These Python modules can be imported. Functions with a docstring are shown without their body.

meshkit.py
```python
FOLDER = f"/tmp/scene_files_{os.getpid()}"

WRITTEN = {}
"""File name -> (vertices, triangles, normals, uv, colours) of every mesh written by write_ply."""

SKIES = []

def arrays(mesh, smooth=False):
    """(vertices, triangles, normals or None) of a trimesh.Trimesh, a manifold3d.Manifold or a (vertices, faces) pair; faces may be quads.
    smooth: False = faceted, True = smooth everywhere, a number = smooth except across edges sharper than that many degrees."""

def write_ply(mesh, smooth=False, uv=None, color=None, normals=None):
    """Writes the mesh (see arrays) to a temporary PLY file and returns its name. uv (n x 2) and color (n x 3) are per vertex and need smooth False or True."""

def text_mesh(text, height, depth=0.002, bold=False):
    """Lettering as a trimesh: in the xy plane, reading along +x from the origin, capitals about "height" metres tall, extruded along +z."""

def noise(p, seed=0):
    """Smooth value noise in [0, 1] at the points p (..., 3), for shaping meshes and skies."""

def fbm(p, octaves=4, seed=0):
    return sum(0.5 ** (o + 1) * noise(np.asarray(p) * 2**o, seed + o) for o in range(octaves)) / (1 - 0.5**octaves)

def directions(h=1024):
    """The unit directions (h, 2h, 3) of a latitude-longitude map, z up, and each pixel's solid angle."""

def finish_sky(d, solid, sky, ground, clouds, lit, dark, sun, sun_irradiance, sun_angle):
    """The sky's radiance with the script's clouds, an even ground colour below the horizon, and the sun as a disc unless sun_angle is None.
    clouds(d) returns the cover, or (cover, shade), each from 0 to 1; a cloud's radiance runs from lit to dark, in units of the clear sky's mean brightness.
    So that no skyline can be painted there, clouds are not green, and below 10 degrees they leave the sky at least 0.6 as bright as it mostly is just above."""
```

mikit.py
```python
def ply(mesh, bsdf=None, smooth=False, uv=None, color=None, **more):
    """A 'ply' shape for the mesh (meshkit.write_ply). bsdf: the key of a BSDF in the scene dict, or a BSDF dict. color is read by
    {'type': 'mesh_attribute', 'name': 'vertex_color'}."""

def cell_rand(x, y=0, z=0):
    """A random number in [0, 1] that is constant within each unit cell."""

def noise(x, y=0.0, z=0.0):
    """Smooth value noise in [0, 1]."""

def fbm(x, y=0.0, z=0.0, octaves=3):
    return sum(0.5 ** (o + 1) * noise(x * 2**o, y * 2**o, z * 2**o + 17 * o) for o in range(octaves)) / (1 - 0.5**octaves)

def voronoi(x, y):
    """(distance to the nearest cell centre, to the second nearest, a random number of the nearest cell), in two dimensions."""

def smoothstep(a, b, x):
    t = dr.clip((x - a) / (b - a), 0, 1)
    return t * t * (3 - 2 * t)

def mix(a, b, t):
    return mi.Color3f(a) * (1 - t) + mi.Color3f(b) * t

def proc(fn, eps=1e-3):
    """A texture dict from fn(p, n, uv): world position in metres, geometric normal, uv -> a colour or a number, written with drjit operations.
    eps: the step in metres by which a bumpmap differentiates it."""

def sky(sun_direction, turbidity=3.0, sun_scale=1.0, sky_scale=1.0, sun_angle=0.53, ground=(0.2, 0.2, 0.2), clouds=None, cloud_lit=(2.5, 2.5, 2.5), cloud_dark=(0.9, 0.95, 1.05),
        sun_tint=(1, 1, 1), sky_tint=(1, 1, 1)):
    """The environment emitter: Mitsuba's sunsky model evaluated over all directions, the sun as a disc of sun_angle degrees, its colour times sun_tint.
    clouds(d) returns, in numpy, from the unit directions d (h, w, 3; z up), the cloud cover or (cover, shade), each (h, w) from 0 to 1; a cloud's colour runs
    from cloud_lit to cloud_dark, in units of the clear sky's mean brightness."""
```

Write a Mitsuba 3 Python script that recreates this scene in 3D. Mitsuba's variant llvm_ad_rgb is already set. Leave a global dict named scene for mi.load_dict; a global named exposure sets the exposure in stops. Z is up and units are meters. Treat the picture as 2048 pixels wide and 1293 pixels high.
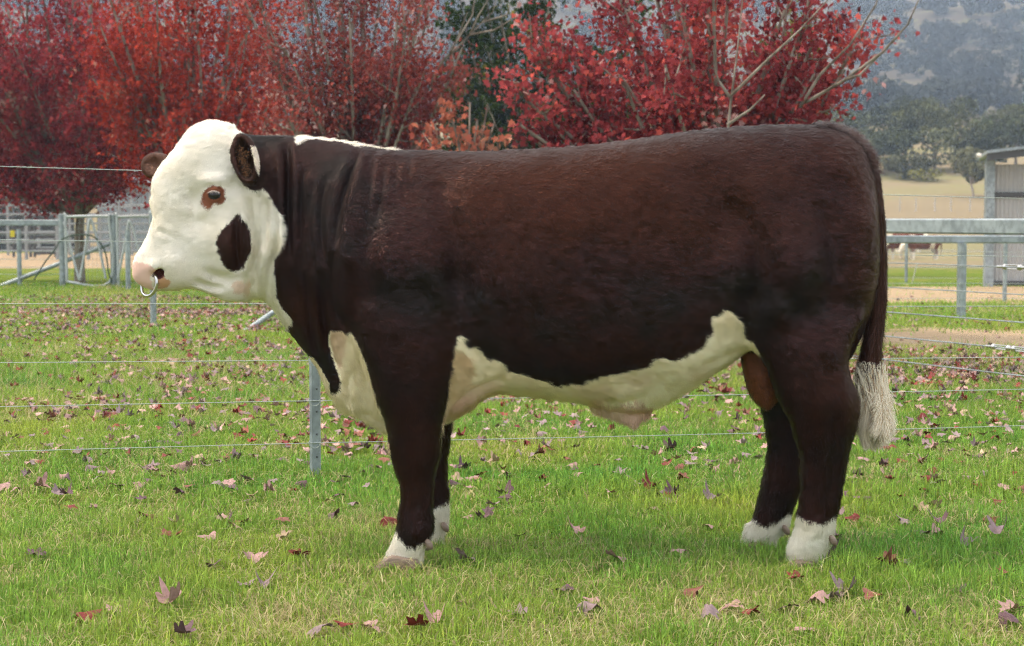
import math, random
import numpy as np, trimesh, drjit as dr, mitsuba as mi, mikit, meshkit
from mikit import proc, noise, fbm, smoothstep, mix
from scipy import ndimage, sparse
from scipy.sparse.linalg import spsolve

T = mi.ScalarTransform4f
scene, labels = {}, {}
rng = np.random.default_rng(7)

# ------------------------------------------------------------------ camera, sky, exposure
EYE = np.array([0.0, 0.0, 1.2])
FPX, PITCH = 3550.0, math.radians(-3.37)          # focal length in pixels of a 2048 px wide frame
FW = np.array([0.0, math.cos(PITCH), math.sin(PITCH)])
UP = np.array([0.0, -math.sin(PITCH), math.cos(PITCH)])
scene['camera'] = dict(type='thinlens', fov=math.degrees(2 * math.atan(1024 / FPX)), near_clip=0.1, far_clip=6000.0,
                       aperture_radius=0.0046, focus_distance=6.05,
                       to_world=T().look_at(origin=EYE.tolist(), target=(EYE + FW).tolist(), up=[0, 0, 1]))
SUN = np.array([-0.56, -0.06, 0.83])


def overcast(d):
    """A thin bright overcast: whitest overhead, greyer towards the horizon, softly mottled."""
    up = np.clip(d[..., 2], 0, 1)
    q = d / (0.25 + up[..., None])
    return .92 + 0 * up, np.clip(1.0 - 1.15 * up ** .8 + (meshkit.fbm(q * 1.6, 4, seed=3) - .5) * .5, 0, 1)


scene['sky'] = mikit.sky(SUN.tolist(), turbidity=3, sun_scale=0.30, sky_scale=1.0, sun_angle=12, clouds=overcast, cloud_lit=(3.0, 2.95, 2.9), cloud_dark=(1.0, 1.05, 1.12))
exposure = 3.0


def at(px, py, depth):
    """The point at world distance y = depth that is seen at photo pixel (px, py): used to read measurements off the photograph."""
    d = FW + np.array([1.0, 0, 0]) * ((px - 1024) / FPX) + UP * ((646.5 - py) / FPX)
    return EYE + d * (depth / d[1])


def xz(pts, depth):
    return np.array([at(a, b, depth)[[0, 2]] for a, b in pts])


# ------------------------------------------------------------------ helpers
def mat(name, **kw):
    scene[name] = dict(type='twosided', bsdf=dict(type='principled', **kw))
    return name


def rgb(*c):
    return {'type': 'rgb', 'value': list(map(float, c))}


VCOL = {'type': 'mesh_attribute', 'name': 'vertex_color'}


def add(key, mesh, bsdf, smooth=False, color=None, **lab):
    scene[key] = mikit.ply(mesh, bsdf, smooth=smooth, color=color)
    if lab:
        labels[key] = {k: v for k, v in lab.items()}
    return key


def addn(key, v, f, n, color, bsdf, **lab):
    """A mesh with normals of its own (hair)."""
    path = meshkit.write_ply((v, f), False, None, color, normals=n)
    scene[key] = {'type': 'ply', 'filename': path, 'face_normals': False, 'bsdf': {'type': 'ref', 'id': bsdf}}
    if lab:
        labels[key] = dict(lab)


def thing(key, label, category, group=None, kind=None):
    labels[key] = {'label': label, 'category': category}
    if group:
        labels[key]['group'] = group
    if kind:
        labels[key]['kind'] = kind


def tube(pts, r, sides=8, caps=True):
    p = np.asarray(pts, float)
    r = np.broadcast_to(np.asarray(r, float), (len(p),))
    t = np.gradient(p, axis=0)
    t /= np.linalg.norm(t, axis=1, keepdims=True) + 1e-12
    ref = np.array([0, 0, 1.0]) if abs(t[0, 2]) < 0.9 else np.array([1.0, 0, 0])
    A = []
    a = np.cross(t[0], ref)
    for k in range(len(p)):
        a = a - t[k] * (a @ t[k])
        a = a / (np.linalg.norm(a) + 1e-12)
        A.append(a)
    A = np.array(A)
    B = np.cross(t, A)
    ang = np.arange(sides) * 2 * np.pi / sides
    v = p[:, None] + r[:, None, None] * (np.cos(ang)[None, :, None] * A[:, None] + np.sin(ang)[None, :, None] * B[:, None])
    i, j = np.meshgrid(np.arange(len(p) - 1), np.arange(sides), indexing='ij')
    a_, b_, c_, d_ = i * sides + j, i * sides + (j + 1) % sides, (i + 1) * sides + (j + 1) % sides, (i + 1) * sides + j
    f = np.vstack([np.stack([a_, b_, c_], -1).reshape(-1, 3), np.stack([a_, c_, d_], -1).reshape(-1, 3)])
    v = v.reshape(-1, 3)
    if caps:
        n = len(v)
        v = np.vstack([v, p[:1], p[-1:]])
        k = np.arange(sides)
        f = np.vstack([f, np.stack([(k + 1) % sides, k, k * 0 + n], -1), np.stack([n - sides + k, n - sides + (k + 1) % sides, k * 0 + n + 1], -1)])
    return trimesh.Trimesh(v, f, process=False)


def join(ms):
    return trimesh.util.concatenate(ms)


def box(lo, hi):
    lo, hi = np.array(lo, float), np.array(hi, float)
    return trimesh.creation.box(hi - lo, T_((lo + hi) / 2))


def T_(t):
    m = np.eye(4)
    m[:3, 3] = t
    return m


def catmull(pts, n=4, closed=True):
    p = np.asarray(pts, float)
    out = []
    N = len(p)
    for i in range(N if closed else N - 1):
        if closed:
            a, b, c, d = p[i - 1], p[i], p[(i + 1) % N], p[(i + 2) % N]
        else:
            a, b, c, d = p[max(i - 1, 0)], p[i], p[i + 1], p[min(i + 2, N - 1)]
        for t in np.arange(n) / n:
            out.append(0.5 * (2 * b + (c - a) * t + (2 * a - 5 * b + 4 * c - d) * t * t + (3 * b - a - 3 * c + d) * t ** 3))
    if not closed:
        out.append(p[-1])
    return np.array(out)


def inside(poly, x, z):
    x, z = np.asarray(x, float), np.asarray(z, float)
    r = np.zeros(x.shape, bool)
    a = poly
    b = np.roll(poly, -1, 0)
    for (x0, z0), (x1, z1) in zip(a, b):
        if z0 == z1:
            continue
        c = ((z0 > z) != (z1 > z)) & (x < (x1 - x0) * (z - z0) / (z1 - z0) + x0)
        r ^= c
    return r


def polydist(line, x, z):
    """Distance to a polyline, and where along it (0 to 1) the nearest point lies."""
    d, at_ = np.full(np.shape(x), 1e9), np.zeros(np.shape(x))
    n = len(line) - 1
    for k, (p, q) in enumerate(zip(line[:-1], line[1:])):
        e = q - p
        t = np.clip(((x - p[0]) * e[0] + (z - p[1]) * e[1]) / (e @ e + 1e-12), 0, 1)
        dd = np.hypot(x - p[0] - t * e[0], z - p[1] - t * e[1])
        at_ = np.where(dd < d, (k + t) / n, at_)
        d = np.minimum(d, dd)
    return d, at_


def surface_nets(F, lo, h):
    """Naive surface nets of the zero level of F (negative inside)."""
    S = F < 0
    nx, ny, nz = F.shape
    cnt = np.zeros((nx - 1, ny - 1, nz - 1), np.int8)
    for a in (0, 1):
        for b in (0, 1):
            for c in (0, 1):
                cnt += S[a:nx - 1 + a, b:ny - 1 + b, c:nz - 1 + c]
    act = (cnt > 0) & (cnt < 8)
    I = np.argwhere(act)
    idx = np.full(act.shape, -1, np.int64)
    idx[act] = np.arange(len(I))
    acc, num = np.zeros((len(I), 3)), np.zeros(len(I))
    corners = [(a, b, c) for a in (0, 1) for b in (0, 1) for c in (0, 1)]
    val = {c: F[I[:, 0] + c[0], I[:, 1] + c[1], I[:, 2] + c[2]].astype(float) for c in corners}
    for c in corners:
        for ax in range(3):
            if c[ax] == 0:
                e = list(c)
                e[ax] = 1
                e = tuple(e)
                p, q = val[c], val[e]
                m = (p < 0) != (q < 0)
                t = np.where(m, p / np.where(m, p - q, 1), 0)
                pos = np.tile(np.array(c, float), (len(I), 1))
                pos[:, ax] = t
                acc += np.where(m[:, None], pos, 0)
                num += m
    V = np.asarray(lo) + h * (I + acc / np.maximum(num, 1)[:, None])
    faces = []
    for ax in range(3):
        o1, o2 = [(1, 2), (2, 0), (0, 1)][ax]
        sl0, sl1 = [slice(None)] * 3, [slice(None)] * 3
        sl0[ax], sl1[ax] = slice(0, -1), slice(1, None)
        ch = S[tuple(sl0)] != S[tuple(sl1)]
        E = np.argwhere(ch)
        E = E[(E[:, o1] > 0) & (E[:, o2] > 0) & (E[:, o1] < F.shape[o1] - 1) & (E[:, o2] < F.shape[o2] - 1)]
        ins = S[E[:, 0], E[:, 1], E[:, 2]]

        def g(d1, d2):
            Q = E.copy()
            Q[:, o1] -= d1
            Q[:, o2] -= d2
            return idx[Q[:, 0], Q[:, 1], Q[:, 2]]
        q = np.stack([g(1, 1), g(0, 1), g(0, 0), g(1, 0)], 1)
        q[~ins] = q[~ins][:, ::-1]
        faces.append(q)
    q = np.vstack(faces)
    return V, np.vstack([q[:, [0, 1, 2]], q[:, [0, 2, 3]]])


def taubin(V, F, it=6, lam=0.5, mu=-0.52):
    n = len(V)
    e = np.vstack([F[:, [0, 1]], F[:, [1, 2]], F[:, [2, 0]]])
    A = sparse.coo_matrix((np.ones(len(e) * 2), (np.r_[e[:, 0], e[:, 1]], np.r_[e[:, 1], e[:, 0]])), (n, n)).tocsr()
    A.data[:] = 1
    d = np.asarray(A.sum(1)).ravel()
    for k in range(it):
        for s in (lam, mu):
            V = V + s * ((A @ V) / d[:, None] - V)
    return V


def vnormals(V, F):
    n = np.zeros_like(V)
    c = np.cross(V[F[:, 1]] - V[F[:, 0]], V[F[:, 2]] - V[F[:, 0]])
    for k in range(3):
        np.add.at(n, F[:, k], c)
    return n / (np.linalg.norm(n, axis=1, keepdims=True) + 1e-20)


# ------------------------------------------------------------------ the setting: ground, hill
PROF = np.array([(-20, 0), (30, 0), (50, -.16), (58, -.14), (80, -.2), (100, .2), (125, 1.9), (150, 5.3), (200, 9.5), (300, 20), (400, 36), (560, 66), (700, 92), (780, 101), (860, 99), (1100, 80), (1500, 60)], float)


def ground_z(x, y):
    x, y = np.asarray(x, float), np.asarray(y, float)
    z = np.interp(y, PROF[:, 0], PROF[:, 1])
    p = np.stack([x, y, 0 * x], -1)
    z = z + (meshkit.fbm(p * .9, 2, seed=4) - .5) * .035 * np.clip((y - 5) / 3, .3, 1)
    z = z - .95 * np.clip((x - 5) / 6, 0, 1) * np.exp(-((y - 88) / 17) ** 2)
    far = np.clip((y - 160) / 200, 0, 1)
    z = z + far * ((meshkit.fbm(p * .006, 4, seed=8) - .5) * 34 - .012 * (x - 150)) * np.clip((900 - y) / 150 + .35, .2, 1)
    return z


def on_ground(px, py):
    """World point of the ground seen at a photo pixel (flat foreground)."""
    d = FW + np.array([1.0, 0, 0]) * ((px - 1024) / FPX) + UP * ((646.5 - py) / FPX)
    t = -EYE[2] / d[2]
    p = EYE + d * t
    p[2] = ground_z(p[0], p[1])
    return p


def sheet(xs, ys, dz=0.0):
    X, Y = np.meshgrid(xs, ys, indexing='ij')
    v = np.stack([X, Y, ground_z(X, Y) + dz], -1).reshape(-1, 3)
    n = len(ys)
    i, j = np.meshgrid(np.arange(len(xs) - 1), np.arange(n - 1), indexing='ij')
    a = (i * n + j).ravel()
    return v, np.vstack([np.stack([a, a + n, a + n + 1], 1), np.stack([a, a + n + 1, a + 1], 1)])


def cover(x, y):
    """Per point: (sand 0..1, dry grass 0..1), numpy; where the sandy tracks and the dried turf lie."""
    p = np.stack([x, y, 0 * x], -1)
    n = meshkit.fbm(p * .55, 3, seed=14) - .5
    n2 = meshkit.fbm(p * 2.3, 3, seed=15) - .5
    yy = y + n * 1.6 + n2 * .8
    s = lambda a, b, v: np.clip((v - a) / (b - a), 0, 1)
    right = s(.2, 2.0, x - (y - 16) * .05)
    path = s(16.6, 17.3, yy + (x - 3.5) * .12) * (1 - s(18.9, 19.5, yy + (x - 3.5) * .12)) * right
    road = s(25.0, 25.6, yy) * (1 - s(31.2, 32.0, yy)) * s(-2.5, 0, x)
    yard = s(47, 49, yy) * (1 - s(70, 73, yy)) * (1 - s(-3, 0, x))
    sand = np.maximum(np.maximum(path, road), yard)
    dry = np.clip((meshkit.fbm(p * 1.7, 3, seed=16) - .52) * 3.2, 0, 1) * .55
    for px, py, r, a in ((600, 1250, .26, .9), (760, 1150, .25, .65), (900, 1100, .25, .45), (1150, 1150, .28, .5), (1350, 1210, .40, .75), (1120, 1270, .28, .7), (560, 1010, .2, .35), (1560, 1250, .35, .4), (330, 985, .3, .35), (950, 1180, .3, .55), (250, 1050, .35, .3)):
        c = on_ground(px, py)
        dry = np.maximum(dry, a * np.exp(-((x - c[0]) / r) ** 2 - ((y - c[1]) / (r * 1.4)) ** 2) * (.75 + 1.2 * n2))
    dry = np.maximum(dry, s(44, 52, yy) * s(-2, 2, x) * .9)
    dry = np.maximum(dry, s(75, 85, yy))
    return np.clip(sand, 0, 1), np.clip(dry, 0, 1)


def ground_tex(p, n, uv):
    x, y = p.x, p.y
    f1, f2, f3 = fbm(x * 1.7, y * 1.7, 0.0, 4), fbm(x * 22, y * 22, 3.0, 3), fbm(x * .55 + 9, y * .55, 0.0, 3)
    f4 = fbm(x * .05, y * .16, 2.0, 4)
    green = mix((.085, .135, .022), (.155, .205, .040), f2)
    green = mix(green, (.22, .21, .07), smoothstep(.50, .72, f1) * .6)
    soil = mix((.10, .085, .04), (.16, .17, .05), f2)
    near = 1 - smoothstep(12, 22, y)
    g = mix(green, soil, near * .55)
    sand = mix((.30, .225, .15), (.41, .32, .22), fbm(x * 5, y * 5, 1.0, 4))
    yy = y + (f3 - .5) * 1.8 + (f1 - .5) * .8
    st = smoothstep
    path = st(16.6, 17.3, yy + (x - 3.5) * .12) * (1 - st(18.9, 19.5, yy + (x - 3.5) * .12)) * st(.2, 2.0, x - (y - 16) * .05)
    road = st(25.0, 25.6, yy) * (1 - st(31.2, 32.0, yy)) * st(-2.5, 0.0, x)
    yard = st(47, 49, yy) * (1 - st(70, 73, yy)) * (1 - st(-3, 0, x))
    s = dr.maximum(dr.maximum(path, road), yard)
    hay = mix((.215, .172, .112), (.28, .24, .168), f4)
    hay = mix(hay, (.20, .21, .085), st(.45, .7, f4) * .55)
    d = dr.maximum(st(44, 52, yy) * st(-2.0, 2.0, x) * .95, st(75, 85, yy))
    g = mix(g, hay, d)
    return mix(g, sand, s)


def hill_tex(p, n, uv):
    f = fbm(p.x * .02, p.y * .02, 4.0, 4)
    f2 = fbm(p.x * .22, p.y * .22, 4.0, 4)
    c = mix((.072, .066, .058), (.110, .096, .080), f)
    c = mix(c, (.12, .12, .07), smoothstep(.5, .75, f2) * .8)
    return c


scene['ground_mat'] = dict(type='bumpmap', texture=proc(lambda p, n, uv: fbm(p.x * 30, p.y * 30, 0.0, 3)), scale=.02,
                           bsdf=dict(type='twosided', bsdf=dict(type='diffuse', reflectance=proc(ground_tex))))
scene['hill_mat'] = dict(type='twosided', bsdf=dict(type='diffuse', reflectance=proc(hill_tex)))
ys = np.r_[np.arange(-8, 30, .35), np.arange(30, 90, 2.0), np.arange(90, 221, 8.0)]
xs = np.unique(np.r_[np.arange(-14, 14.01, .35), np.arange(-130, 131, 6.0)])
gv, gf = sheet(xs, ys)
add('ground', trimesh.Trimesh(gv, gf, process=False), 'ground_mat', smooth=True, kind='structure', label='grassy paddock with sandy tracks')
hv, hf = sheet(np.arange(-620, 641, 14.0), np.arange(200, 1301, 14.0), dz=-.4)
add('hill', trimesh.Trimesh(hv, hf, process=False), 'hill_mat', smooth=True, kind='structure', label='hazy blue wooded hillside')

# ------------------------------------------------------------------ foliage
scene['leaf_mat'] = dict(type='principledthin', base_color=VCOL, roughness=.5, spec_trans=0.0, eta=1.35, diff_trans=.95)
scene['blade_mat'] = dict(type='principledthin', base_color=VCOL, roughness=.55, spec_trans=0.0, eta=1.3, diff_trans=.95)
scene['gum_mat'] = dict(type='twosided', bsdf=dict(type='diffuse', reflectance=VCOL))


def bark_tex(p, n, uv):
    f = fbm(p.x * 14, p.y * 14, p.z * 3.5, 4)
    return mix((.10, .080, .066), (.30, .265, .235), smoothstep(.25, .75, f))


scene['bark'] = dict(type='twosided', bsdf=dict(type='diffuse', reflectance=proc(bark_tex)))
scene['pale_bark'] = dict(type='twosided', bsdf=dict(type='diffuse', reflectance=rgb(.36, .32, .28)))

STAR = np.array([(0, 0), (.16, .10), (.50, .10), (.30, .34), (.62, .62), (.28, .58), (.0, 1.05), (-.28, .58), (-.62, .62), (-.30, .34), (-.50, .10), (-.16, .10)]) - [0, .4]
STARF = np.array([(0, 1, 3), (1, 2, 3), (3, 4, 5), (0, 3, 5), (0, 5, 7), (5, 6, 7), (0, 7, 9), (7, 8, 9), (9, 10, 11), (0, 9, 11)])
KITE = np.array([(0, 0), (.42, .38), (.16, .52), (0, 1.0), (-.16, .52), (-.42, .38)]) - [0, .45]
KITEF = np.array([(0, 1, 2), (0, 2, 3), (0, 3, 4), (0, 4, 5)])


def leaves(P, D, size, col, shape, r, droop=.35):
    """Leaf faces at points P with long axis D."""
    S, SF = shape
    n = len(P)
    D = D / (np.linalg.norm(D, axis=1, keepdims=True) + 1e-9)
    A = np.cross(D, r.normal(0, 1, (n, 3)))
    A /= np.linalg.norm(A, axis=1, keepdims=True) + 1e-9
    N = np.cross(A, D)
    sz = size * r.uniform(.6, 1.25, n)
    fold = r.normal(0, .35, n)
    q = (A[:, None] * S[None, :, :1] + D[:, None] * S[None, :, 1:] + N[:, None] * (np.abs(S[None, :, :1]) * fold[:, None, None] - droop * r.uniform(0, 1, n)[:, None, None] * S[None, :, 1:] ** 2))
    v = P[:, None] + q * sz[:, None, None]
    f = (np.arange(n) * len(S))[:, None, None] + SF[None]
    return v.reshape(-1, 3), f.reshape(-1, 3), np.repeat(col, len(S), 0)


def limb(p0, p1, lift, r, n=7, wob=.05):
    """A curved branch from p0 to p1."""
    t = np.linspace(0, 1, n)[:, None]
    L = np.linalg.norm(p1 - p0)
    m = (p0 + p1) / 2 + np.array([0, 0, -lift * L]) + r.normal(0, wob * L, 3)
    return (1 - t) ** 2 * p0 + 2 * t * (1 - t) * m + t * t * p1


def maple(key, base, fork, tips, trunk_r, n_leaf, size, palette, shape, seed, label, group=None, spread=.32, twigs=9, bare=(), twig_len=.75, keep=None, cat='tree', lowz=None):
    """Trunk, limbs up to the given tips, twigs along each limb, and leaves in clusters on the twigs."""
    r = np.random.default_rng(seed)
    base, fork = np.asarray(base, float), np.asarray(fork, float)
    wood = [tube(limb(base - [0, 0, .1], fork, 0, r, 6, .02), np.linspace(trunk_r, trunk_r * .72, 6), 8)]
    tw = []
    for tip in tips:
        tip = np.asarray(tip, float)
        f0 = fork + (tip - fork) * r.uniform(0, .06)
        c = limb(f0, tip, .14, r, 9)
        L = np.linalg.norm(tip - fork)
        wood.append(tube(c, np.linspace(trunk_r * r.uniform(.32, .5), .012, 9), 6, caps=False))
        for k in range(twigs):
            t = r.uniform(.12, 1.0)
            i = min(int(t * 8), 7)
            p = c[i] + (c[i + 1] - c[i]) * (t * 8 - i)
            ax = c[i + 1] - c[i]
            ax /= np.linalg.norm(ax)
            d = ax * r.uniform(.4, 1.1) + r.normal(0, .62, 3) + [0, 0, .28]
            d /= np.linalg.norm(d)
            e = p + d * twig_len * r.uniform(.5, 1.2) * (1.15 - .45 * t)
            if lowz is not None and e[2] < lowz:
                e[2] = lowz + r.uniform(0, .3)
            cc_ = limb(p, e, .08, r, 5)
            wood.append(tube(cc_, np.linspace(.011, .003, 5), 4, caps=False))
            tw.append(cc_)
    for c in bare:
        c = np.asarray(c, float)
        wood.append(tube(c, np.linspace(.017, .005, len(c)), 6, caps=False))
    add(key + '__trunk', join(wood), 'bark', smooth=50)
    tw = np.array(tw)
    k = r.integers(0, len(tw), n_leaf)
    wgt = r.beta(1.6, 1.0, n_leaf) * 3.999
    i = wgt.astype(int)
    P = tw[k, i] + (tw[k, i + 1] - tw[k, i]) * (wgt - i)[:, None]
    P = P + r.normal(0, spread * .5, (n_leaf, 3)) * [1, 1, .85]
    if keep is not None:
        P = P[keep(P, r)]
        k = k[:len(P)]
    n = len(P)
    D = r.normal(0, .7, (n, 3)) + [0, 0, -.55]
    pal = np.array([c for c, w in palette])
    pw = np.array([w for c, w in palette], float)
    cl = np.clip(meshkit.fbm(P * 1.5, 3, seed=seed) * 1.25 - .12 + r.normal(0, .16, n), 0, .999)
    ci = np.searchsorted(np.cumsum(pw / pw.sum()), cl)
    C = pal[np.clip(ci, 0, len(pal) - 1)] * [1.08, 1.24, 1.26] * np.exp(r.normal(0, .22, (n, 1)))
    v, f, c = leaves(P, D, size, np.clip(C, 0, .8), shape, r)
    addn(key + '__crown', v, f, None, c, 'leaf_mat', kind='stuff')
    thing(key, label, cat, group)


def tips_round(c, r, n, seed, zlo=-.5):
    """Limb ends over a crown of half axes r about c."""
    g = np.random.default_rng(seed)
    out = []
    while len(out) < n:
        d = g.normal(0, 1, 3)
        d /= np.linalg.norm(d)
        if d[2] > zlo:
            out.append(np.asarray(c) + d * np.asarray(r) * g.uniform(.62, 1.0))
    return out


CRIM = [((.11, .018, .022), 2), ((.23, .028, .036), 3), ((.34, .044, .052), 3), ((.42, .075, .078), 1.8), ((.44, .24, .23), 1.0)]
ORNG = [((.14, .016, .014), 1.6), ((.30, .030, .020), 3), ((.37, .045, .030), 3.4), ((.43, .066, .040), 1.6), ((.48, .22, .18), .6)]
DULL = [((.11, .022, .020), 2), ((.20, .036, .034), 3), ((.27, .060, .052), 3), ((.38, .075, .06), 1.2), ((.44, .25, .24), 1.3)]
RICH = [((.10, .018, .022), 2.4), ((.21, .034, .040), 3), ((.32, .052, .058), 3), ((.46, .080, .066), 2.0), ((.48, .25, .25), 1.6)]
SAPL = [((.25, .055, .042), 2), ((.37, .105, .070), 3), ((.42, .18, .13), 2)]
DARKG = [((.013, .021, .007), 3), ((.022, .034, .010), 3), ((.045, .060, .014), 2), ((.16, .12, .02), .25)]
OLIVE = [((.05, .07, .018), 2), ((.12, .12, .03), 2), ((.20, .15, .04), 1)]
gz0 = lambda p: np.array([p[0], p[1], float(ground_z(p[0], p[1]))])
xd = lambda px, d: (px - 1024) / FPX * d
MAPLES = 'red maples standing in a row beyond the fence'
# far left, crimson: low fork behind the gate
b = gz0((xd(160, 34), 34))
maple('maple_tree', b, b + [.02, 0, 1.25], tips_round((b[0] - .1, 34, 4.3), (3.1, 2.6, 3.2), 46, 1, -.75), .115, 36000, .105, CRIM, (KITE, KITEF), 101, 'crimson maple with a low fork and pale trunk, behind the gate on the left', MAPLES, spread=.42, twigs=12, twig_len=.95, lowz=1.7)
b = gz0((xd(385, 31), 31))
maple('maple_tree_001', b, b + [0, 0, 1.5], tips_round((b[0] + .05, 31, 4.2), (1.9, 1.8, 3.0), 40, 2, -.55), .13, 24000, .098, ORNG, (KITE, KITEF), 102, 'orange-red maple right behind the head of the bull', MAPLES, spread=.36, twigs=11, twig_len=.8, lowz=1.8)
b = gz0((xd(700, 25), 25))
maple('maple_tree_002', b, b + [.05, 0, 1.0], tips_round((b[0], 25, 3.5), (1.65, 1.5, 2.6), 44, 3, -.6), .11, 24000, .074, DULL, (KITE, KITEF), 103, 'dull brownish-red thinning maple behind the shoulder of the bull', MAPLES, spread=.30, twigs=11, twig_len=.72, lowz=1.2,
      bare=[[at(800, 275, 25), at(850, 190, 24.8), at(880, 130, 24.6), at(940, 70, 24.6), at(985, 25, 24.5), at(1000, -20, 24.5)], [at(940, 70, 24.6), at(955, 35, 24.5), at(985, -15, 24.4)], [at(940, 70, 24.6), at(990, 60, 24.4), at(1030, 35, 24.2)],
            [at(965, 45, 24.5), at(1015, 30, 24.5), at(1020, 10, 24.4)], [at(900, 105, 24.6), at(945, 30, 24.8), at(950, -10, 24.8)], [at(880, 130, 24.6), at(905, 100, 24.4), at(935, 25, 24.3)]])
b = gz0((xd(1440, 17.5), 17.5))
rr = np.random.default_rng(5)
te = tips_round((b[0] - .22, 17.5, 2.75), (1.52, 1.4, 1.75), 44, 4, -.75) + [at(1725, 60, 17.2), at(1690, 140, 17.0), at(1700, 95, 17.6), at(1080, 120, 17.3), at(1050, 200, 17.1), at(1100, 60, 17.6), at(1640, 220, 17), at(1620, 250, 17), at(1040, 250, 17), at(1070, 280, 17.2), at(1030, 160, 17.5), at(1120, 270, 17), at(1060, 90, 17.2)]
maple('maple_tree_003', b, b + [.03, 0, 1.15], te, .10, 27000, .060, RICH, (STAR, STARF), 104, 'bright red maple with large leaves and grey stems, above the back of the bull', MAPLES, spread=.22, twigs=9, twig_len=.55, lowz=1.15,
      bare=[[at(1452, 300, 16.2), at(1462, 200, 16.2), at(1475, 100, 16.2), at(1487, -20, 16.2)], [at(1462, 192, 16.2), at(1535, 120, 16.1), at(1600, 60, 16.0), at(1670, -15, 16)], [at(1600, 215, 16.8), at(1640, 150, 16.7), at(1700, 90, 16.6), at(1752, 10, 16.6), at(1760, -20, 16.6)],
            [at(1612, 205, 16.8), at(1690, 160, 16.5), at(1765, 105, 16.3), at(1815, 50, 16.2), at(1842, -10, 16.2)], [at(1455, 250, 16.2), at(1500, 220, 16.1), at(1530, 190, 16.1)], [at(1460, 195, 16.2), at(1436, 160, 16.2), at(1428, 130, 16.2)], [at(1690, 160, 16.5), at(1720, 150, 16.4), at(1800, 70, 16.3)]])
b = gz0((xd(930, 18.5), 18.5))
maple('maple_sapling', b, b + [0, 0, 1.0], [at(x, y, 18.5 + q) for x, y, q in ((870, 250, .1), (900, 225, -.1), (940, 205, .1), (975, 210, 0), (990, 245, -.1), (920, 255, .2), (955, 240, -.2), (860, 285, 0), (1000, 270, .1))], .03, 620, .082, SAPL, (STAR, STARF), 105,
      'small orange-leaved maple sapling in front of the dark green tree', spread=.16, twigs=5, twig_len=.25, lowz=1.3)
b = gz0((xd(-60, 35), 35))
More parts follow.
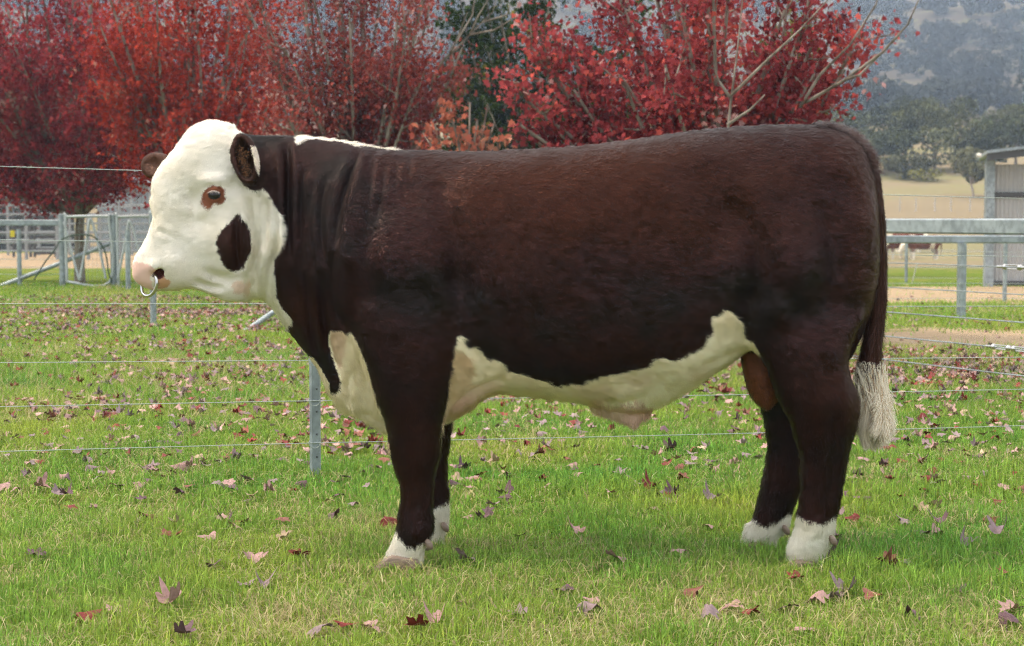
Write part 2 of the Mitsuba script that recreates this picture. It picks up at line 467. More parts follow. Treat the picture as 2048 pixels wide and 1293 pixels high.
maple('maple_tree_004', b, b + [0, 0, 1.2], tips_round((b[0], 35, 3.2), (1.1, 1.1, 1.7), 16, 6, -.7), .1, 2600, .10, OLIVE + ORNG, (KITE, KITEF), 106, 'greenish orange maple at the left edge beside the yards', None, spread=.3, twigs=9, twig_len=.6, lowz=1.4)
b = gz0((xd(1075, 40), 40))
maple('dark_tree', b, b + [0, 0, 1.0], tips_round((b[0], 40, 3.6), (3.0, 2.2, 3.6), 60, 7, -.9), .16, 34000, .16, DARKG, (KITE, KITEF), 107, 'dark green tree in the gap between the red maples', None, spread=.36, twigs=10, twig_len=.8, lowz=.8)
b = gz0((xd(1575, 39), 39))
maple('olive_tree', b, b + [0, 0, 1.2], tips_round((b[0], 39, 4.2), (1.1, 1.1, 2.4), 22, 8, -.8), .12, 5200, .15, OLIVE + DARKG[2:3], (KITE, KITEF), 108, 'olive and yellow-green tree showing through on the right of the red maple', None, spread=.3, twigs=9, twig_len=.6, lowz=1.6)


def gum(base, h, w, n, seed, tone, size=.5, bole=.3, var=.28):
    """A gum tree's crown of leaf clumps and its forked trunk: (crown vertices, faces, colours), trunk mesh."""
    r = np.random.default_rng(seed)
    m = 9
    lob = [(np.array([r.normal(0, w * .26), r.normal(0, w * .22), h * r.uniform(bole + .12, .86)]), w * r.uniform(.20, .34)) for _ in range(m)] + [(np.array([0, 0, h * .72]), w * .36)]
    which = r.integers(0, len(lob), n)
    c = np.array([l[0] for l in lob])[which]
    rad = np.array([l[1] for l in lob])[which]
    d = r.normal(0, 1, (n, 3))
    d /= np.linalg.norm(d, axis=1, keepdims=True)
    P = c + d * (rad * r.uniform(.55, 1.02, n))[:, None] * [1, 1, .8]
    P[:, 2] = np.clip(P[:, 2], h * .12, h)
    D = np.cross(d, r.normal(0, 1, (n, 3))) + [0, 0, -.3]
    C = np.array(tone) * np.array([1.15, 1.12, .92]) * np.exp(r.normal(0, var, (n, 1))) * (1 + (meshkit.fbm(P * 2.2 / w + seed, 2, seed=seed)[:, None] - .5) * .8)
    v, f, c = leaves(P + base, D, size, np.clip(C, .003, .6), (KITE, KITEF), r)
    tr_ = [tube(limb(np.asarray(base) - [0, 0, .2], base + np.array([r.normal(0, .1) * w, 0, h * .42]), 0, r, 5, .05), np.linspace(h * .028, h * .016, 5), 6, caps=False)]
    for k in range(4):
        tr_.append(tube(limb(base + np.array([0, 0, h * .28]), base + lob[k][0], 0.1, r, 5, .06), np.linspace(h * .014, h * .005, 5), 5, caps=False))
    return (v, f, c), join(tr_)


GUMS = [(1715, 150, 6.0, 5.2, (.060, .072, .058)), (1765, 146, 4.6, 4.0, (.062, .075, .055)), (1806, 152, 7.2, 4.4, (.045, .055, .045)), (1868, 148, 7.2, 5.4, (.072, .082, .056)), (1908, 151, 7.4, 5.0, (.065, .076, .054)),
        (1946, 131, 4.4, 3.3, (.105, .110, .075)), (1985, 150, 6.2, 4.6, (.062, .078, .055)), (2030, 149, 6.4, 4.6, (.070, .080, .058)), (2075, 152, 6.6, 5.0, (.06, .075, .055)), (1665, 158, 5.6, 4.8, (.066, .078, .06)), (1620, 162, 5.4, 4.6, (.066, .078, .06)), (1835, 142, 2.4, 2.6, (.075, .080, .062)), (1790, 143, 2.2, 2.4, (.085, .09, .06))]
GL = ['broad grey-green gum tree just right of the tail ridge of the bull', 'lower gum tree between two taller ones beyond the dry field', 'tallest dark gum tree with a rounded top beyond the dry field', 'large spreading gum tree in the middle of the row beyond the field', 'large gum tree behind the pale-trunked one',
      'pale gum tree with a whitish trunk standing forward in the dry field', 'gum tree above the left corner of the shed roof', 'gum tree behind the shed roof at the right', 'gum tree at the right edge behind the shed', 'gum tree half hidden behind the red maple leaves', 'gum tree hidden behind the red maple', 'small grey bush under the large gum trees', 'small pale bush left of the large gum trees']
for k, (px, d, h, w, tone) in enumerate(GUMS):
    key = 'gum_tree' + (f'_{k:03d}' if k else '')
    if h < 3:
        key = 'bush' + ('' if k == 11 else '_001')
    b = gz0((xd(px, d), d))
    (v, f, c), tm = gum(b, h * .84, w, 2800 if h > 3 else 700, 40 + k, tone, .34, .12 if px != 1946 else .3)
    addn(key + '__crown', v, f, None, c, 'gum_mat', kind='stuff')
    add(key + '__trunk', tm, 'pale_bark' if px == 1946 else 'bark', smooth=50)
    thing(key, GL[k], 'bush' if h < 3 else 'tree', None if h < 3 else 'gum trees beyond the dry field')
b = gz0((xd(1857, 141), 141))
(v, f, c), tm = gum(b, 1.0, 2.6, 300, 77, (.12, .12, .04), .26, .1)
addn('bush_002__crown', v, f, None, c, 'gum_mat', kind='stuff')
add('bush_002__trunk', tm, 'bark', smooth=50)
thing('bush_002', 'low yellow-green bush at the foot of the gum trees', 'bush')
# the wooded hillside
r = np.random.default_rng(91)
vs, fs, cs, nv = [], [], [], 0
tw_, made = [], 0
while made < 900:
    y = 250 + 540 * r.random() ** .9
    x = r.uniform(-.36, .36) * y
    if meshkit.fbm(np.array([[x * .016, y * .010, 0]]), 3, seed=66)[0] < .43 and r.random() < .8:
        continue
    z = float(ground_z(x, y)) - .5
    h = r.uniform(4.5, 8.5)
    g = r.uniform(.85, 1.2)
    (v, f, c), tm = gum(np.array([x, y, z]), h, h * r.uniform(.8, 1.15), 240, 1000 + made, (.030 * g, .036 * g, .040 * g), 1.35, .1, .07)
    vs.append(v)
    fs.append(f + nv)
    cs.append(c)
    nv += len(v)
    made += 1
addn('hillside_woodland', np.vstack(vs), np.vstack(fs), None, np.vstack(cs), 'gum_mat', label='blue-grey eucalypt woodland covering the far hillside', category='woodland', kind='stuff')

# ------------------------------------------------------------------ grass
r = np.random.default_rng(21)


def blades(n, y0, y1, hgt, wid, seg, r):
    """Grass blades spread evenly over the ground between two distances, within the view and a step to its sides."""
    u = r.random(n)
    A = lambda y: .29 * y * y + .9 * y
    y = np.interp(A(y0) + u * (A(y1) - A(y0)), A(np.linspace(y0, y1, 400)), np.linspace(y0, y1, 400))
    x = r.uniform(-1, 1, n) * (.29 * y + .9)
    sand, dry = cover(x, y)
    k = r.random(n) > sand * .97
    x, y, dry = x[k], y[k], dry[k]
    n = len(x)
    P = np.stack([x, y, ground_z(x, y) - .004], -1)
    tuft = meshkit.fbm(P * [7, 7, 0], 3, seed=71)
    tall = meshkit.fbm(P * [1.4, 1.4, 0], 2, seed=72)
    L = hgt * r.uniform(.40, 1.35, n) * (.20 + 1.35 * tuft) * (.50 + .95 * tall)
    isdry = r.random(n) < dry * .62 + .06 + .22 * np.clip(meshkit.fbm(P * [3.1, 3.1, 0], 3, seed=75) - .42, 0, 1) * 2
    L = np.where(isdry, L * r.uniform(.7, 1.1, n), L)
    for hx, hy in ((-.40, 6.0), (-.36, 5.86)):
        L = L * (1 - .3 * np.exp(-((x - hx) ** 2 + (y - hy) ** 2) / .022))
    az = r.uniform(0, 2 * np.pi, n)
    lean = np.where(isdry, r.uniform(.5, 1.5, n), np.abs(r.normal(.50, .40, n)))
    d = np.stack([np.cos(az), np.sin(az), 0 * az], -1)
    az2 = az + np.pi / 2 + r.normal(0, .6, n)
    s = np.stack([np.cos(az2), np.sin(az2), 0 * az], -1)
    straw = isdry & (r.random(n) < .24)
    L = np.where(straw, r.uniform(.05, .12, n), L)
    lean = np.where(straw, r.uniform(1.2, 1.7, n), lean)
    W = wid * r.uniform(.6, 1.35, n) * np.where(straw, .6, 1)
    hue = meshkit.fbm(P * [1.1, 1.1, 0], 3, seed=73)
    g = np.array([.215, .355, .066]) + (hue[:, None] - .5) * np.array([.24, .12, .02])
    g = g * np.exp(r.normal(0, .30, (n, 1))) + (r.random((n, 1)) < .16) * np.array([.09, .055, .01])
    st = np.array([.50, .44, .25]) * np.exp(r.normal(0, .25, (n, 1)))
    C = np.where(isdry[:, None], st, g)
    if seg == 2:
        m = P + d * (L * .32 * lean)[:, None] + [0, 0, 1] * (L * .60)[:, None] * np.cos(lean * .5)[:, None]
        t = m + d * (L * .62 * lean)[:, None] + [0, 0, 1] * (L * .45 * np.cos(np.minimum(lean * 1.25, 1.8)))[:, None]
        v = np.stack([P - s * W[:, None] / 2, P + s * W[:, None] / 2, m - s * W[:, None] * .42, m + s * W[:, None] * .42, t], 1)
        f = np.array([(0, 1, 3), (0, 3, 2), (2, 3, 4)])
    else:
        t = P + d * (L * .8 * lean)[:, None] + [0, 0, 1] * L[:, None]
        v = np.stack([P - s * W[:, None] / 2, P + s * W[:, None] / 2, t], 1)
        f = np.array([(0, 1, 2)])
    q = v.shape[1]
    return v.reshape(-1, 3), ((np.arange(n) * q)[:, None, None] + f[None]).reshape(-1, 3), np.repeat(np.clip(C, .01, .7), q, 0)


parts = [blades(200_000, 4.3, 7.2, .054, .0042, 2, r), blades(150_000, 7.2, 10.5, .052, .0056, 2, r), blades(130_000, 10.5, 16, .060, .0085, 1, r), blades(120_000, 16, 33, .065, .014, 1, r)]
off = np.cumsum([0] + [len(p[0]) for p in parts])
addn('grass', np.vstack([p[0] for p in parts]), np.vstack([p[1] + o for p, o in zip(parts, off)]), None, np.vstack([p[2] for p in parts]), 'blade_mat', label='short bright green grass with dry straw patches', category='grass', kind='stuff')

# ------------------------------------------------------------------ the bull: a body of one skin
BY = 6.25                     # distance of the bull's middle plane


class Plate:
    """One mass of the body: a side outline swelled to a round volume (Poisson), about a middle plane y0(x)."""

    def __init__(s, px, depth, M=1.0, cap=None, y0=None, res=0.006, smooth=3, pow_=1.0):
        P = xz(catmull(px, smooth), depth)
        s.poly = P
        s.lo = P.min(0) - 0.06
        n = np.ceil((P.max(0) + 0.06 - s.lo) / res).astype(int) + 1
        s.res, s.n = res, n
        X, Z = np.meshgrid(s.lo[0] + res * np.arange(n[0]), s.lo[1] + res * np.arange(n[1]), indexing='ij')
        s.X, s.Z = X, Z
        m = inside(P, X, Z)
        idx = np.full(m.shape, -1)
        idx[m] = np.arange(m.sum())
        N = m.sum()
        I = np.argwhere(m)
        rows, cols = [], []
        for dx, dz in ((1, 0), (-1, 0), (0, 1), (0, -1)):
            j = idx[I[:, 0] + dx, I[:, 1] + dz]
            ok = j >= 0
            rows.append(np.nonzero(ok)[0])
            cols.append(j[ok])
        rows, cols = np.concatenate(rows), np.concatenate(cols)
        A = sparse.coo_matrix((-np.ones(len(rows)), (rows, cols)), (N, N)).tocsc() + sparse.eye(N, format='csc') * 4
        u = np.zeros(m.shape)
        u[m] = spsolve(A, np.full(N, 2.0 * res * res))
        u = ndimage.gaussian_filter(u, 1.0)
        dist = ndimage.distance_transform_edt(~m) * res
        s.mask = m
        Mv = M(X, Z) if callable(M) else M
        W = Mv * np.sqrt(np.maximum(u, 0)) ** pow_
        if cap is not None:
            c = cap(X, Z) if callable(cap) else cap
            W = c * np.tanh(W / c)
        s.W, s.u, s.dist = W, u, dist
        s.y0 = np.full(X.shape, depth) if y0 is None else y0(X, Z)

    def bump(s, px, py, depth, r, a, rz=None):
        c = at(px, py, depth)
        s.W = np.maximum(s.W + a * np.exp(-((s.X - c[0]) / r) ** 2 - ((s.Z - c[2]) / (rz or r)) ** 2) * np.clip(s.W / 0.05, 0, 1), 0)

    def groove(s, pts, depth, sig, a, fade=0.03):
        L = xz(catmull(pts, 4, closed=False), depth)
        d, t = polydist(L, s.X, s.Z)
        w = np.sqrt(np.clip(np.sin(np.pi * np.clip(t, 0, 1)), 0, 1)) * a * np.clip(s.W / 0.05, 0, 1)
        s.W = np.maximum(s.W - w * (np.exp(-(d / sig) ** 2) - 0.30 * np.exp(-((d - 2.4 * sig) / (1.3 * sig)) ** 2)), 0)

    def near(s, px, py, depth):
        c = at(px, py, depth)
        i, k = ((c[[0, 2]] - s.lo) / s.res).astype(int)
        return np.array([c[0], s.y0[i, k] - s.W[i, k], c[2]])

    def field(s, gx, gy, gz):
        W2 = np.where(s.mask, np.maximum(s.W, 1e-4) ** 2, -0.10 * s.dist)
        W2 = ndimage.gaussian_filter(W2, 0.7)
        ci = np.clip((gx - s.lo[0]) / s.res, 0, s.n[0] - 1)
        ck = np.clip((gz - s.lo[1]) / s.res, 0, s.n[1] - 1)
        C = np.meshgrid(ci, ck, indexing='ij')
        w2 = ndimage.map_coordinates(W2, C, order=1)
        y0 = ndimage.map_coordinates(s.y0, C, order=1)
        h = gx[1] - gx[0]
        wx, wz = np.gradient(w2, h)
        yx, yz = np.gradient(y0, h)
        d = gy[None, :, None] - y0[:, None, :]
        g = d * d - w2[:, None, :]
        nn = (wx[:, None] + 2 * d * yx[:, None]) ** 2 + (2 * d) ** 2 + (wz[:, None] + 2 * d * yz[:, None]) ** 2
        return (g / np.sqrt(nn + 4e-4)).astype(np.float32)


def weights(pts, depth):
    """A smooth map through scattered values (px, py, value, reach in px)."""
    P = [(*at(a, b, depth)[[0, 2]], v, r / 568) for a, b, v, r in pts]

    def fn(X, Z):
        num, den = 0, 1e-9
        for x, z, v, r in P:
            w = np.exp(-((X - x) ** 2 + (Z - z) ** 2) / r ** 2) + 1e-6 / ((X - x) ** 2 + (Z - z) ** 2 + .01)
            num, den = num + w * v, den + w
        return num / den
    return fn


TRUNK = [(440, 310), (470, 275), (520, 272), (560, 273), (590, 272), (640, 276), (700, 286), (750, 297), (800, 302), (900, 305), (960, 306), (1020, 304),
         (1100, 300), (1200, 291), (1300, 277), (1400, 264), (1460, 257), (1540, 252), (1600, 250), (1650, 254), (1690, 266), (1718, 288), (1735, 320),
         (1745, 370), (1750, 430), (1752, 500), (1749, 560), (1738, 620), (1715, 680), (1690, 725), (1640, 745), (1580, 740), (1530, 715), (1498, 697), (1460, 722),
         (1400, 762), (1345, 796), (1310, 813), (1270, 820), (1230, 816), (1180, 806), (1130, 798), (1050, 788), (1000, 784), (970, 790),
         (940, 816), (890, 843), (830, 859), (770, 862), (740, 846), (710, 829), (685, 826), (668, 803), (653, 778), (633, 733), (600, 690), (562, 640),
         (535, 603), (490, 580), (450, 540), (430, 420)]
tr = Plate(TRUNK, BY, M=weights([(560, 420, .66, 90), (600, 600, .62, 70), (690, 800, .75, 60), (640, 700, .55, 50), (740, 500, .78, 120), (960, 560, .92, 150), (1150, 560, .97, 180),
                                 (1380, 500, .88, 120), (1600, 460, .82, 140), (1250, 800, .8, 60), (830, 830, .9, 70), (1690, 650, 1.0, 70), (1700, 320, .95, 60), (1738, 470, 1.3, 60), (1735, 580, 1.25, 50), (560, 300, .6, 60), (820, 330, .72, 70)], BY),
           cap=weights([(560, 420, .215, 90), (600, 640, .17, 70), (690, 800, .15, 60), (750, 520, .31, 130), (960, 540, .355, 150), (1150, 560, .385, 180), (1380, 480, .345, 120), (1600, 460, .33, 140),
                        (1700, 300, .24, 70), (1735, 500, .25, 70), (1250, 810, .2, 60), (820, 320, .25, 80), (1690, 650, .27, 70)], BY))
for a in ((800, 540, 6.0, .15, .050), (690, 500, 6.0, .10, .012), (905, 560, 6.0, .06, -.018), (1040, 560, 6.0, .12, .012), (1430, 470, 6.0, .09, -.014), (1480, 400, 6.0, .10, -.006), (1600, 540, 6.0, .15, .048), (1490, 600, 6.0, .05, -.02),
          (1400, 300, 6.0, .09, .012), (1690, 330, 6.0, .05, .012), (790, 660, 6.0, .08, .03), (1560, 640, 6.0, .08, .03)):
    tr.bump(*a)
for pts, sg, am in (([(558, 282), (565, 320), (569, 369), (570, 430), (575, 520)], .012, .022), ([(600, 334), (597, 400), (598, 456), (603, 543)], .012, .014), ([(621, 362), (614, 439), (618, 500), (624, 543)], .011, .010),
                    ([(649, 352), (638, 411), (640, 470), (648, 540)], .012, .010), ([(711, 296), (704, 324), (690, 370), (676, 430), (668, 500)], .012, .013), ([(740, 300), (735, 400), (722, 480)], .013, .006),
                    ([(603, 543), (610, 606), (616, 679), (640, 740)], .013, .017), ([(642, 543), (638, 606), (645, 679), (668, 740)], .013, .017), ([(580, 540), (588, 600), (600, 660)], .012, .010),
                    ([(668, 500), (660, 560), (664, 620), (690, 660)], .014, .012), ([(765, 310), (760, 380), (748, 440)], .012, .005), ([(790, 310), (786, 370)], .012, .004), ([(815, 312), (812, 360)], .012, .004)):
    tr.groove(pts, 6.02, sg * .95, am * 1.45)
for pts, sg, am in (([(870, 360), (905, 470), (918, 590), (905, 690)], .040, .022), ([(1490, 690), (1515, 620), (1520, 540), (1500, 460), (1450, 400)], .042, .026), ([(760, 400), (732, 500), (738, 620)], .032, .019), ([(1640, 400), (1668, 520), (1655, 640)], .035, .016),
                    ([(820, 560), (860, 620), (880, 700)], .03, .014), ([(1560, 560), (1600, 640), (1610, 720)], .035, .014), ([(1390, 330), (1440, 420), (1440, 520)], .05, .015)):
    tr.groove(pts, 5.98, sg, am)
for k, (x, t, b) in enumerate(((985, 480, 690), (1055, 470, 710), (1125, 470, 715), (1195, 470, 700), (1265, 470, 680))):   # faint ribs
    tr.groove([(x - 15, t), (x, (t + b) / 2), (x + 30, b)], 5.95, .024, .0042)

for pts, sg, am in (([(490, 395), (494, 447), (497, 496), (488, 560)], .0115, .036), ([(508, 385), (510, 447), (506, 512), (498, 580)], .0115, .038), ([(526, 395), (526, 440), (522, 500)], .0115, .033), ([(544, 395), (547, 467), (546, 506), (530, 545), (518, 605)], .011, .022), ([(470, 540), (480, 570), (476, 600)], .01, .010)):
    tr.groove(pts, 6.03, sg, am)
tr.bump(552, 470, 6.03, .022, .012, .055)
HEADY = lambda X, Z: BY - 0.30 * np.maximum((520 - 1024) / 580.0 - X, 0) - .012
HEAD = [(466, 262), (463, 252), (454, 246), (435, 241.5), (412, 240), (393, 246), (377, 256), (364, 272), (353, 290), (337, 311), (321, 332), (310, 350), (305, 366), (305.5, 382), (303, 402), (304, 418),
        (308, 431), (305, 447), (298, 467), (289, 489), (277, 507), (270, 522), (267, 545), (271, 558), (279, 568), (292, 575), (310, 581), (328, 583), (350, 582), (368, 578), (384, 579), (398, 583), (416, 590),
        (435, 601), (455, 607), (480, 606), (500, 600), (520, 592), (545, 588), (575, 560), (590, 500), (585, 420), (560, 340), (520, 290), (490, 275)]
hd = Plate(HEAD, 6.13, M=weights([(420, 300, .95, 60), (400, 400, .8, 60), (350, 470, .85, 50), (300, 550, .95, 40), (480, 460, .85, 60), (540, 450, .62, 60), (470, 580, .7, 50)], 6.13),
           cap=weights([(430, 290, .128, 60), (400, 390, .135, 60), (340, 470, .108, 50), (305, 545, .098, 40), (470, 470, .150, 60), (550, 450, .175, 50), (470, 580, .11, 50), (400, 560, .095, 40)], 6.13), y0=HEADY)
for a in ((416, 360, 6.0, .040, .024, .018), (380, 398, 6.0, .028, -.030, .035), (386, 445, 6.0, .045, -.020, .028), (335, 528, 6.0, .045, .016, .04), (465, 485, 6.0, .06, .020, .08), (425, 562, 6.0, .06, -.024, .022), (297, 535, 6.0, .02, .014, .02), (455, 372, 6.0, .03, -.012),
          (440, 270, 6.0, .05, .006), (360, 330, 6.0, .06, .006), (442, 420, 6.0, .03, -.010), (345, 560, 6.0, .04, .008), (422, 391, 6.0, .030, .006, .02)):
    hd.bump(*a)
for pts, sg, am in (([(462, 428), (464, 490), (463, 550)], .0100, .019), ([(478, 440), (480, 500), (474, 540)], .0100, .019), ([(490, 389), (494, 447), (497, 496), (490, 550)], .0100, .019), ([(508, 379), (510, 447), (506, 512), (500, 570)], .0100, .019),
                    ([(526, 402), (526, 440), (524, 490)], .0100, .019), ([(544, 400), (546, 467), (545, 506), (528, 540), (520, 600)], .011, .018), ([(452, 395), (456, 420), (450, 450)], .008, .004),
                    ([(376, 566), (392, 572), (409, 578), (435, 580)], .009, .014), ([(300, 462), (318, 466), (335, 474)], .006, .004), ([(375, 395), (382, 420), (376, 436)], .009, .006), ([(398, 540), (415, 552), (440, 556)], .012, .006)):
    hd.groove(pts, 6.0, sg, am * 1.9)
NFORE = [(735, 600), (722, 660), (730, 705), (740, 745), (752, 796), (765, 830), (775, 862), (780, 904), (789, 938), (800, 967), (802, 992), (797, 1025), (792, 1060), (784, 1084), (773, 1106), (764, 1122), (758, 1140),
         (846, 1140), (847, 1118), (850, 1098), (862, 1082), (868, 1055), (866, 1017), (867, 967), (872, 938), (882, 904), (884, 856), (889, 830), (896, 787), (902, 745), (908, 699), (912, 640), (890, 590), (810, 560)]
FFORE = [(800, 700), (805, 800), (818, 850), (822, 905), (832, 940), (842, 980), (840, 1020), (836, 1052), (828, 1075), (818, 1100), (884, 1100), (888, 1075), (896, 1055), (900, 1020), (898, 984), (894, 946), (896, 912), (902, 879), (905, 839), (908, 780), (900, 700), (850, 660)]
NHIND = [(1570, 630), (1640, 615), (1700, 620), (1722, 634), (1712, 656), (1699, 695), (1695, 726), (1701, 760), (1715, 790), (1719, 812), (1713, 851), (1701, 890), (1692, 938), (1685, 981), (1679, 1016), (1671, 1040), (1668, 1072),
         (1662, 1090), (1648, 1115), (1641, 1134), (1576, 1134), (1573, 1107), (1575, 1092), (1586, 1068), (1593, 1037), (1597, 1016), (1602, 968), (1602, 929), (1597, 894), (1588, 868), (1580, 842), (1566, 816), (1553, 790), (1535, 740), (1512, 700), (1502, 665), (1525, 640)]
FHIND = [(1500, 720), (1518, 780), (1523, 816), (1529, 847), (1534, 881), (1532, 920), (1525, 959), (1514, 1003), (1506, 1037), (1493, 1050), (1484, 1072), (1480, 1100), (1548, 1100), (1556, 1075), (1575, 1062), (1580, 1037), (1590, 1010),
         (1604, 975), (1612, 930), (1622, 880), (1632, 830), (1630, 780), (1600, 720), (1550, 700)]
SCROT = [(1484, 690), (1482, 712), (1486, 740), (1493, 773), (1506, 799), (1523, 816), (1538, 819.5), (1551, 808), (1557, 786), (1556, 740), (1545, 700), (1510, 680)]
nf, ff = Plate(NFORE, 6.06, M=.86), Plate(FFORE, 6.43, M=.86)
nh, fh = Plate(NHIND, 6.09, M=.80), Plate(FHIND, 6.42, M=.82)
sc = Plate(SCROT, 6.24, M=1.15)
for pts, sg, am in (([(800, 880), (830, 900), (860, 890)], .018, .003), ([(830, 930), (835, 990), (838, 1050)], .014, .002)):
    nf.groove(pts, 6.0, sg, am)
nf.groove([(850, 950), (852, 1000), (854, 1060)], 6.0, .011, .007)
nh.groove([(1672, 830), (1672, 900), (1664, 1010)], 6.0, .012, .010)
nh.groove([(1612, 850), (1630, 930), (1630, 1010)], 6.0, .014, .006)
nf.bump(835, 920, 6.0, .05, .007)
nf.bump(832, 1060, 6.0, .04, .008)
nh.bump(1660, 800, 6.0, .06, .010)
nh.bump(1635, 1060, 6.0, .04, .008)
nh.groove([(1640, 700), (1655, 760), (1665, 830), (1660, 900)], 6.0, .02, .008)
nh.groove([(1560, 790), (1600, 830), (1618, 880)], 6.0, .02, .005)

for pts, sg, am in (([(893, 822), (915, 800), (950, 775), (1000, 752)], .010, .020), ([(900, 842), (925, 818), (960, 798)], .010, .014), ([(1190, 800), (1240, 806), (1290, 794)], .012, .012), ([(1400, 735), (1440, 715), (1490, 690)], .014, .012), ([(695, 815), (690, 780), (700, 740)], .012, .014), ([(715, 690), (722, 740), (735, 790)], .012, .010), ([(700, 822), (740, 838), (775, 856)], .012, .012)):
    tr.groove(pts, 6.05, sg, am)
H = 0.0062
gx, gy, gz = np.arange(-1.46, 1.52, H), np.arange(5.72, 6.76, H), np.arange(-0.06, 1.62, H)
FLD = np.full((len(gx), len(gy), len(gz)), 0.3, np.float32)


def smin(a, b, k):
    h = np.clip(.5 + .5 * (b - a) / k, 0, 1)
    return b * (1 - h) + a * h - k * h * (1 - h)


def window(lo, hi):
    return tuple(slice(max(np.searchsorted(g, l), 0), np.searchsorted(g, u)) for g, l, u in zip((gx, gy, gz), lo, hi))


def put(plate, k):
    w = window((plate.lo[0], gy[0], plate.lo[1]), (plate.lo[0] + plate.n[0] * plate.res, gy[-1] + 1, plate.lo[1] + plate.n[1] * plate.res))
    f = plate.field(gx[w[0]], gy[w[1]], gz[w[2]])
    FLD[w] = smin(FLD[w], f, k)


def put_fn(lo, hi, fn, k, cut=False):
    w = window(lo, hi)
    X, Y, Z = np.meshgrid(gx[w[0]], gy[w[1]], gz[w[2]], indexing='ij', sparse=True)
    f = fn(X, Y, Z).astype(np.float32)
    FLD[w] = -smin(-FLD[w], f, k) if cut else smin(FLD[w], f, k)


def ellipsoid(c, axes, r):
    R = np.asarray(axes, float)
    R /= np.linalg.norm(R, axis=1, keepdims=True)

    def fn(X, Y, Z):
        q = [R[i, 0] * (X - c[0]) + R[i, 1] * (Y - c[1]) + R[i, 2] * (Z - c[2]) for i in range(3)]
        k0 = np.sqrt(sum((q[i] / r[i]) ** 2 for i in range(3)))
        k1 = np.sqrt(sum((q[i] / r[i] ** 2) ** 2 for i in range(3))) + 1e-6
        return k0 * (k0 - 1) / k1
    return fn


def chain(pts, r):
    def fn(X, Y, Z):
        out = 1e9
        for p, q, a, b in zip(pts[:-1], pts[1:], r[:-1], r[1:]):
            e = q - p
            t = np.clip(((X - p[0]) * e[0] + (Y - p[1]) * e[1] + (Z - p[2]) * e[2]) / (e @ e), 0, 1)
            d = np.sqrt((X - p[0] - t * e[0]) ** 2 + (Y - p[1] - t * e[1]) ** 2 + (Z - p[2] - t * e[2]) ** 2) - (a + (b - a) * t)
            out = np.minimum(out, d)
        return out
    return fn


for pl, k in ((tr, .02), (nf, .05), (ff, .05), (nh, .05), (fh, .05), (sc, .02), (hd, .035)):
    put(pl, k)
SH = [at(a, b, 6.25) for a, b in ((1195, 806), (1235, 822), (1258, 834), (1266, 842))]
put_fn(SH[1] - .15, SH[1] + .15, chain(SH, [.032, .030, .024, .014]), .022)
put_fn(SH[3] - .12, SH[3] + .12, chain([at(1268, 838, 6.25), at(1292, 822, 6.25)], [.016, .022]), .022)
# tail head and tail
TAIL = [at(a, b, d) for a, b, d in ((1660, 270, 6.25), (1700, 283, 6.25), (1728, 312, 6.25), (1743, 360, 6.25), (1752, 430, 6.25), (1757, 520, 6.25), (1756, 600, 6.24), (1747, 670, 6.24), (1740, 730, 6.24), (1737, 775, 6.24))]
put_fn((1.0, 6.05, 0.5), (1.5, 6.45, 1.6), chain(TAIL, [.04, .038, .034, .032, .030, .028, .028, .031, .027, .015]), .02)
# near ear: a cupped leaf hanging behind the poll, open towards the camera and a little forward
EAR_Y = min(hd.near(490, 330, 6.02)[1], tr.near(497, 330, 6.02)[1]) - .042
EAR_C = at(491, 319, EAR_Y)
ear_len = np.array([.25, -.25, -1.0])
ear_n = np.array([-.25, -1.0, .15])
ear_n -= ear_len * (ear_n @ ear_len) / (ear_len @ ear_len)
ear_w = np.cross(ear_len, ear_n)
put_fn(EAR_C - .14, EAR_C + .14, ellipsoid(EAR_C, (ear_len, ear_n, ear_w), (.094, .032, .048)), .014)
put_fn(EAR_C - .14, EAR_C + .14, chain([at(472, 296, EAR_Y + .09), at(488, 312, EAR_Y + .04)], [.04, .032]), .02)
c2 = EAR_C + ear_n / np.linalg.norm(ear_n) * .024
put_fn(EAR_C - .14, EAR_C + .14, ellipsoid(c2, (ear_len, ear_n, ear_w), (.077, .037, .034)), .008, cut=True)
# far ear, pointing away to the side
EAR2 = at(312, 332, 6.22)
e2l = at(292, 322, 6.27) - at(350, 336, 6.15)
e2n = np.array([-.3, -.75, .2])
e2n -= e2l * (e2n @ e2l) / (e2l @ e2l)
put_fn(EAR2 - .14, EAR2 + .14, ellipsoid(EAR2, (e2l, e2n, np.cross(e2l, e2n)), (.085, .022, .048)), .012)
put_fn(EAR2 - .16, EAR2 + .16, ellipsoid(EAR2 + np.array([-.01, -.024, .0]), (e2l, e2n, np.cross(e2l, e2n)), (.062, .02, .032)), .008, cut=True)
# nostril, eye socket and lids
NOS = hd.near(311, 549, 6.02)
put_fn(NOS - .08, NOS + .08, ellipsoid(NOS + [0, .0, 0], ((1, -.3, .75), (0, 1, 0), (-.75, 0, 1)), (.024, .034, .014)), .008, cut=True)
EYE_P = hd.near(423, 390, 6.02)
put_fn(EYE_P - .08, EYE_P + .08, ellipsoid(EYE_P + [0, .004, 0], ((1, 0, .2), (0, 1, 0), (-.2, 0, 1)), (.025, .022, .018)), .008, cut=True)
put_fn(EYE_P - .08, EYE_P + .08, chain([EYE_P + [-.026, .004, -.002], EYE_P + [-.013, -.003, .0165], EYE_P + [.006, -.005, .0200], EYE_P + [.025, .003, .008]], [.005, .0065, .0065, .005]), .008)
put_fn(EYE_P - .08, EYE_P + .08, chain([EYE_P + [-.026, .004, -.004], EYE_P + [-.008, .001, -.0185], EYE_P + [.012, .000, -.0175], EYE_P + [.024, .004, -.002]], [.005, .006, .006, .005]), .008)

